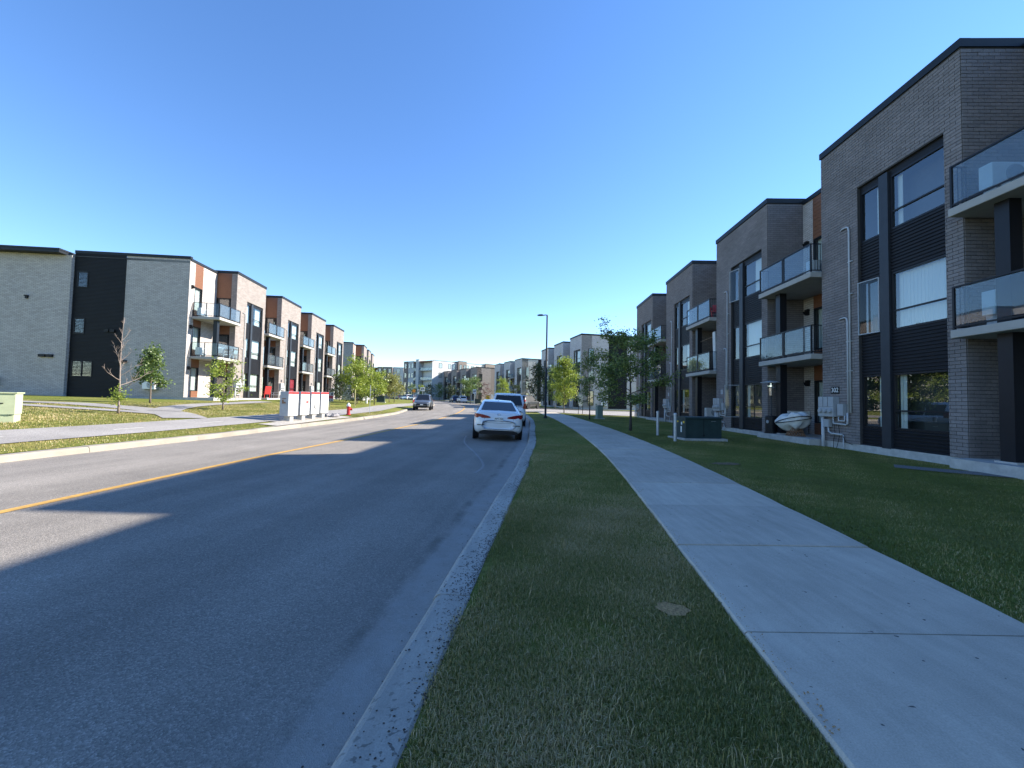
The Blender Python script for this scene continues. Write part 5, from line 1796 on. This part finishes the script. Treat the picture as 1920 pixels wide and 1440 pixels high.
t = thing('transformer_box', 'black utility box before the brown terrace', 'utility box', (-7.3, 88.5, G(-7.3, 88.5)), .3)
obj('cabinet', MB().box(-.65, .65, -.5, .5, .05, .85), 'transformer', t)
obj('lid', MB().box(-.68, .68, -.53, .53, .85, .92), 'transformer', t)
# lawn sign by the left path
t = thing('lawn_sign', 'grey lawn sign with a dark red band between the mailboxes and the left terrace', 'sign', (-14.6, 33.4, G(-14.6, 33.4)), .25)
obj('board', MB().box(-.28, .28, -.015, .015, .45, 1.15), 'boxgrey', t)
obj('red_band', MB().box(-.25, .27, -.02, -.015, .66, .9), plain('dark_red', (.28, .02, .04), .6), t)
obj('dark_print', MB().box(-.24, -.05, -.02, -.015, .98, 1.08).box(.1, .24, -.02, -.015, .95, 1.1).box(-.22, -.12, -.02, -.015, .5, .58).box(-.05, .05, -.02, -.015, .5, .58).box(.12, .22, -.02, -.015, .5, .58), 'steel_dark', t)
obj('leg', MB().box(-.02, .02, .015, .04, 0, .6), 'galv', t)
# far signs
def roadsign(name, label, x, y, h, w, hh, m, face=None, rz=0):
    t = thing(name, label, 'sign', (x, y, G(x, y)), rz, 'road signs at the bend')
    obj('post', MB().tube([(0, .03, 0), (0, .03, h)], .04, 8), 'galv', t)
    obj('plate', MB().box(-w / 2, w / 2, -.015, .015, h - hh, h), m, t)
    if face == 'chev':
        mb = MB()
        for k in range(4):
            z0 = h - hh + k * hh / 4
            mb.face((-w / 2, -.02, z0), (w / 2, -.02, z0 + hh * .18), (w / 2, -.02, z0 + hh * .30), (-w / 2, -.02, z0 + hh * .12))
        obj('stripe', mb, 'black', t)
    elif face == 'print':
        obj('print', MB().box(-w * .3, -w * .05, -.02, -.015, h - hh * .75, h - hh * .25).box(w * .05, w * .32, -.02, -.015, h - hh * .6, h - hh * .2), 'steel_dark', t)
    return t
roadsign('hazard_sign', 'yellow and black striped hazard marker behind the white sedan', -4.95, 86.5, 1.75, .75, 1.25, 'yellow', 'chev')
roadsign('notice_sign', 'plain white upright sign beside the striped hazard marker', -4.05, 86.8, 1.95, .5, 1.3, 'white')
roadsign('parking_sign', 'white sign with dark print on a post behind the dark grey car', -17.6, 82.0, 3.0, .85, .75, 'white', 'print')
roadsign('notice_sign', 'white and red sign post just left of the printed one', -18.9, 84.0, 2.6, .4, .9, 'white', 'print')
roadsign('warning_sign', 'small orange warning sign far down the street', -22.6, 96, 2.7, .65, .65, 'orange')
roadsign('parking_sign', 'white sign on a post before the wide flat topped tree', -7.0, 78.0, 2.9, .65, .8, 'white', 'print')

# ================================================================ BALCONY AND PATIO THINGS
def chair(label, T, x, y, z, turn, m, group, w=.55, seat=.4, back=.9):
    p = T.P(x, y, z)
    t = thing('garden_chair', label, 'chair', p, T.rz + turn, group)
    cobj(('chs', w), 'seat', lambda: MB().box(-w / 2, w / 2, -w / 2, w / 2, seat - .03, seat + .02), m, t)
    o = cobj(('chb', w, back), 'backrest', lambda: MB().box(-w / 2, w / 2, -.02, .02, 0, back - seat), m, t, (0, -w / 2, seat))
    o.rotation_euler = (.18, 0, 0)
    for sx in (-1, 1):
        for sy in (-1, 1):
            cobj('chl', 'leg', lambda: MB().box(-.02, .02, -.02, .02, 0, seat - .03), m, t, (sx * (w / 2 - .04), sy * (w / 2 - .04), 0))
        cobj('cha', 'arm', lambda: MB().box(-.03, .03, -w / 2 + .02, w / 2, seat + .2, seat + .23).box(-.02, .02, w / 2 - .06, w / 2 - .02, seat, seat + .2), m, t, (sx * w / 2, 0, 0))
    return t
PG = 'chairs on the terrace patios and balconies'
chair('red plastic chair on the left ground floor patio', L1, 3 * PIT - .5, .1, FL[0], 2.6, 'red', PG, .6, .4, 1.15)
chair('white wooden low chair beside the red one on the left patio', L1, 3 * PIT - 2.6, .15, FL[0], 3.3, 'fabric_white', PG, .7, .35, .75)
chair('white chair on the middle corner balcony of the left terrace', L1, XE - 2.0, -.3, FL[1], 2.2, 'white', PG)
chair('second white chair further along the middle corner balcony', L1, XE - 2.9, -.35, FL[1], 4.0, 'white', PG)
chair('pale stool like chair at the end of the middle corner balcony', L1, XE - 3.15, .05, FL[1], 3.0, 'white', PG, .4, .5, .8)
chair('red chair on the top balcony of the third bay gap on the right', R1, 2 * PIT - 3.0, -.2, FL[2], 1.0, 'red', PG)
# drying frames on the second right balcony
t = thing('leaning_boards', 'pair of tall pale boards with a rod leaning on a right hand balcony', 'boards', R1.P(2 * PIT - 1.7, .0, FL[1]), R1.rz)
o = obj('board', MB().box(-.15, .15, -.03, .03, 0, 2.1), 'fabric_white', t, (1.2, -.1, 0))
o.rotation_euler = (0, -.09, 0)
o = obj('board', MB().box(-.15, .15, -.03, .03, 0, 2.3), 'fabric_white', t, (-1.35, -.1, 0))
o.rotation_euler = (0, .06, 0)
obj('rod', MB().tube([(1.0, -.1, 1.95), (-1.2, -.1, 2.05)], .012, 6), 'brown_wood', t)
# small dark bowl on the nearest patio

# ================================================================ GRASS BLADES
def blades(name, label, pts, tall, rng, wid=.0035, mat='blade', seg2=True, tonef=None):
    """pts (n,2) ground points, one tuft of blades each; one mesh"""
    r = np.random.default_rng(rng)
    n = len(pts)
    z = GV(pts) - .02
    B = np.column_stack([pts, z])
    th = r.uniform(0, 2 * np.pi, n)
    ln = tall * r.uniform(.45, 1.25, n)
    lean = r.uniform(.1, .95, n)
    dx, dy = np.cos(th), np.sin(th)
    px, py = -dy, dx
    w = wid * r.uniform(.7, 1.4, n)
    mid = B + np.column_stack([dx * ln * lean * .35, dy * ln * lean * .35, ln * .6])
    tip = B + np.column_stack([dx * ln * lean, dy * ln * lean, ln * (1.05 - lean * .45)])
    P = np.column_stack([px * w, py * w, np.zeros(n)])
    V = np.stack([B - P, B + P, mid + P * .75, mid - P * .75, tip], 1).reshape(-1, 3)
    base = np.arange(n) * 5
    quads = np.stack([base, base + 1, base + 2, base + 3], 1)
    tris = np.stack([base + 3, base + 2, base + 4], 1)
    me = bpy.data.meshes.new(name)
    me.vertices.add(5 * n)
    me.vertices.foreach_set('co', V.astype(np.float32).ravel())
    lp = np.concatenate([quads.ravel(), tris.ravel()]).astype(np.int32)
    me.loops.add(len(lp))
    me.loops.foreach_set('vertex_index', lp)
    me.polygons.add(2 * n)
    me.polygons.foreach_set('loop_start', np.concatenate([np.arange(n) * 4, 4 * n + np.arange(n) * 3]).astype(np.int32))
    me.update()
    tone = np.clip(r.normal(.42, .22, n) + (tonef(pts) if tonef is not None else 0), 0, 1)
    at = me.attributes.new('tone', 'FLOAT', 'POINT')
    at.data.foreach_set('value', np.repeat(tone, 5).astype(np.float32))
    me.materials.append(M[mat])
    return tag(link(name, me), label, 'grass', None, 'stuff')
def sm(pts):
    x, y = pts[:, 0], pts[:, 1]
    return .16 * np.sin(x * 1.9 + 1.3 * np.sin(y * .9)) + .14 * np.sin(y * 1.3 + 1.7 * np.sin(x * 1.1)) + .10 * np.sin(x * 5.1 - y * 3.3) + .08 * np.sin(y * 7.7 + x * 2.9)
rg = np.random.default_rng(42)
def scatter(n, x0, x1, y0, y1, ok, power=1.0):
    """points thinned with distance"""
    u = rg.uniform(0, 1, n)
    y = y0 + (y1 - y0) * u ** power
    x = rg.uniform(x0, x1, n)
    p = np.column_stack([x, y])
    k = ok(p)
    return p[k]
def kerb_x(y):
    return np.interp(y, C[:, 1], C[:, 0]) + roff(y)
def verge(p):
    x, y = p[:, 0], p[:, 1]
    sl = np.interp(y, swp[:, 1], swp[:, 0])
    ed = .015 * np.sin(y * 11) + .02 * np.sin(y * 4.3) + rg.normal(0, .028, len(y))
    k = (x > kerb_x(y) + .27 + ed + .03 * (1 + np.sin(y * 2.2))) & (x < sl - .005 + ed)
    bare = (((x - 1.13) / .12) ** 2 + ((y - 2.9) / .09) ** 2 < 1) & (rg.uniform(0, 1, len(x)) < .8)
    # worn thin spots
    thin = np.sin(x * 2.3 + 2 * np.sin(y * 1.1)) * np.sin(y * 2.9 + x) > .72
    return k & ~bare & ~(thin & (rg.uniform(0, 1, len(x)) < .45))
def lawnr(p):
    x, y = p[:, 0], p[:, 1]
    sr = np.interp(y, swp[:, 1], swp[:, 0]) + 1.88
    ed = rg.normal(0, .02, len(y)) + .02 * np.sin(y * 5)
    k = (x > sr + .01 + ed) & (x < 11.2) & (y < 41)
    bare = (((x - 4.95) / .40) ** 2 + ((y - 9.6) / .2) ** 2 < 1) & (rg.uniform(0, 1, len(x)) < .7)
    walk = (np.abs((x - 9.35) * .55 + (y - 10.2)) < .44) & (x > 9.1)
    return k & ~bare & ~walk & (x / np.maximum(y, .1) < 1.35)
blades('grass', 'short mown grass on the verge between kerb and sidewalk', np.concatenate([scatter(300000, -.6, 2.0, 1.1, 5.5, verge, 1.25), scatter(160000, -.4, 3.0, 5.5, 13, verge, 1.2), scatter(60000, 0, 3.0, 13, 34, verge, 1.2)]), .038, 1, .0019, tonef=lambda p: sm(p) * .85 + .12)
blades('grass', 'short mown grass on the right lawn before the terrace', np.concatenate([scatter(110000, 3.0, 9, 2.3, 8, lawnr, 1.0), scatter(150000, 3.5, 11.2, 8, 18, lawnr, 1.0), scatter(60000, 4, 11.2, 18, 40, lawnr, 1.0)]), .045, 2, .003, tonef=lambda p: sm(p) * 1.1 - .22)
# straggling taller stalks and straw, and broad-leaved weeds, in clumps
def clumps(n, k, x0, x1, y0, y1, sd, ok):
    cx, cy = rg.uniform(x0, x1, n), rg.uniform(y0, y1, n)
    p = np.column_stack([np.repeat(cx, k) + rg.normal(0, sd, n * k), np.repeat(cy, k) + rg.normal(0, sd, n * k)])
    return p[ok(p)]
blades('dry_grass', 'straw coloured stalks and taller tufts in the near verge', np.concatenate([clumps(140, 9, -.6, 2.2, 1.2, 9, .05, verge), clumps(40, 50, -.6, 2.2, 1.2, 10, .09, verge), scatter(2600, -.6, 2.2, 1.2, 10, verge, 1.2)]), .075, 5, .0019, tonef=lambda p: .3 + sm(p) * .5)
def vergel(p):
    x, y = p[:, 0], p[:, 1]
    lx = np.interp(y, C[:, 1], C[:, 0]) - loff(y)
    e = lx - x + rg.normal(0, .02, len(x))
    a = (e > .27) & (e < 1.33)
    pad = (y > 17.8) & (y < 25.3)
    b_ = (e > 3.28) & (e < 12)
    return (a & ~pad) | b_
def nopath(p):
    x, y = p[:, 0], p[:, 1]
    k = np.ones(len(x), bool)
    for pts, h in (([(-13.4, 17.2), (-15.4, 18.9), (-17.5, 19.9), (-20.5, 20.4), (-26, 20.2)], .78), ([(-15.2, 18.3), (-17.2, 18.35), (-20, 18.1), (-26, 17.6)], .45), ([(-16.3, 19.6), (-17.7, 22.0), (-18.8, 25.2), (-19.3, 29), (-20.2, 34.2)], .63)):
        Q = catmull(np.array(pts, float), 8)
        for q in Q:
            k &= (x - q[0]) ** 2 + (y - q[1]) ** 2 > h * h
    return k
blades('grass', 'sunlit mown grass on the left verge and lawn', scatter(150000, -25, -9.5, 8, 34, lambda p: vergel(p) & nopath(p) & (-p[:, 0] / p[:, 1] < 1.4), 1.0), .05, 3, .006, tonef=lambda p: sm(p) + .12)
# crumbs of dirt and moss along the kerb top, the gutter and the walk's edge
def crumbs(name, label, P, size, m, rng):
    r = np.random.default_rng(rng)
    n = len(P)
    s = size * r.uniform(.4, 1.5, n)
    oc = np.array([(1, 0, 0), (0, 1, 0), (-1, 0, 0), (0, -1, 0), (0, 0, .7), (0, 0, -.3)], float)
    V = P[:, None, :] + oc[None] * s[:, None, None] * r.uniform(.6, 1.3, (n, 6, 1))
    fc = np.array([(0, 1, 4), (1, 2, 4), (2, 3, 4), (3, 0, 4)])
    F = (fc[None] + (np.arange(n) * 6)[:, None, None]).reshape(-1, 3)
    me = bpy.data.meshes.new(name)
    me.from_pydata(V.reshape(-1, 3).tolist(), [], F.tolist())
    me.materials.append(M[m])
    return tag(link(name, me), label, 'debris', None, 'stuff')
n = 5200
yy = 1.1 + 24 * rg.uniform(0, 1, n) ** 1.7
den = .5 + .5 * np.sin(yy * 2.1 + 1.5 * np.sin(yy * .8))
kp = rg.uniform(0, 1, n) < .18 + .82 * den ** 1.5
yy = yy[kp]
ee = .29 - np.abs(rg.normal(0, .085, len(yy)))
ee = np.clip(ee, .06, .33)
P1 = np.column_stack([kerb_x(yy) + ee, yy, zc(yy) + .156])
yg = 1.1 + 20 * rg.uniform(0, 1, 260) ** 1.6
eg = np.abs(rg.normal(0, .10, 260))
P2 = np.column_stack([kerb_x(yg) - .03 - eg, yg, zc(yg) + .006 + eg * .02])
crumbs('kerb_grit', 'dark crumbs of dirt and moss along the right kerb and gutter', np.concatenate([P1, P2]), .0052, 'grit', 9)
ys = 1.8 + 12 * rg.uniform(0, 1, 420) ** 1.5
es = np.abs(rg.normal(0, .05, 420))
sxx = np.interp(ys, swp[:, 1], swp[:, 0]) + .01 + es
P3 = np.column_stack([sxx, ys, GV(np.column_stack([sxx, ys])) + .03])
crumbs('walk_grit', 'pale and dark grains of dirt along the near edge of the sidewalk', P3, .0042, 'sand', 10)
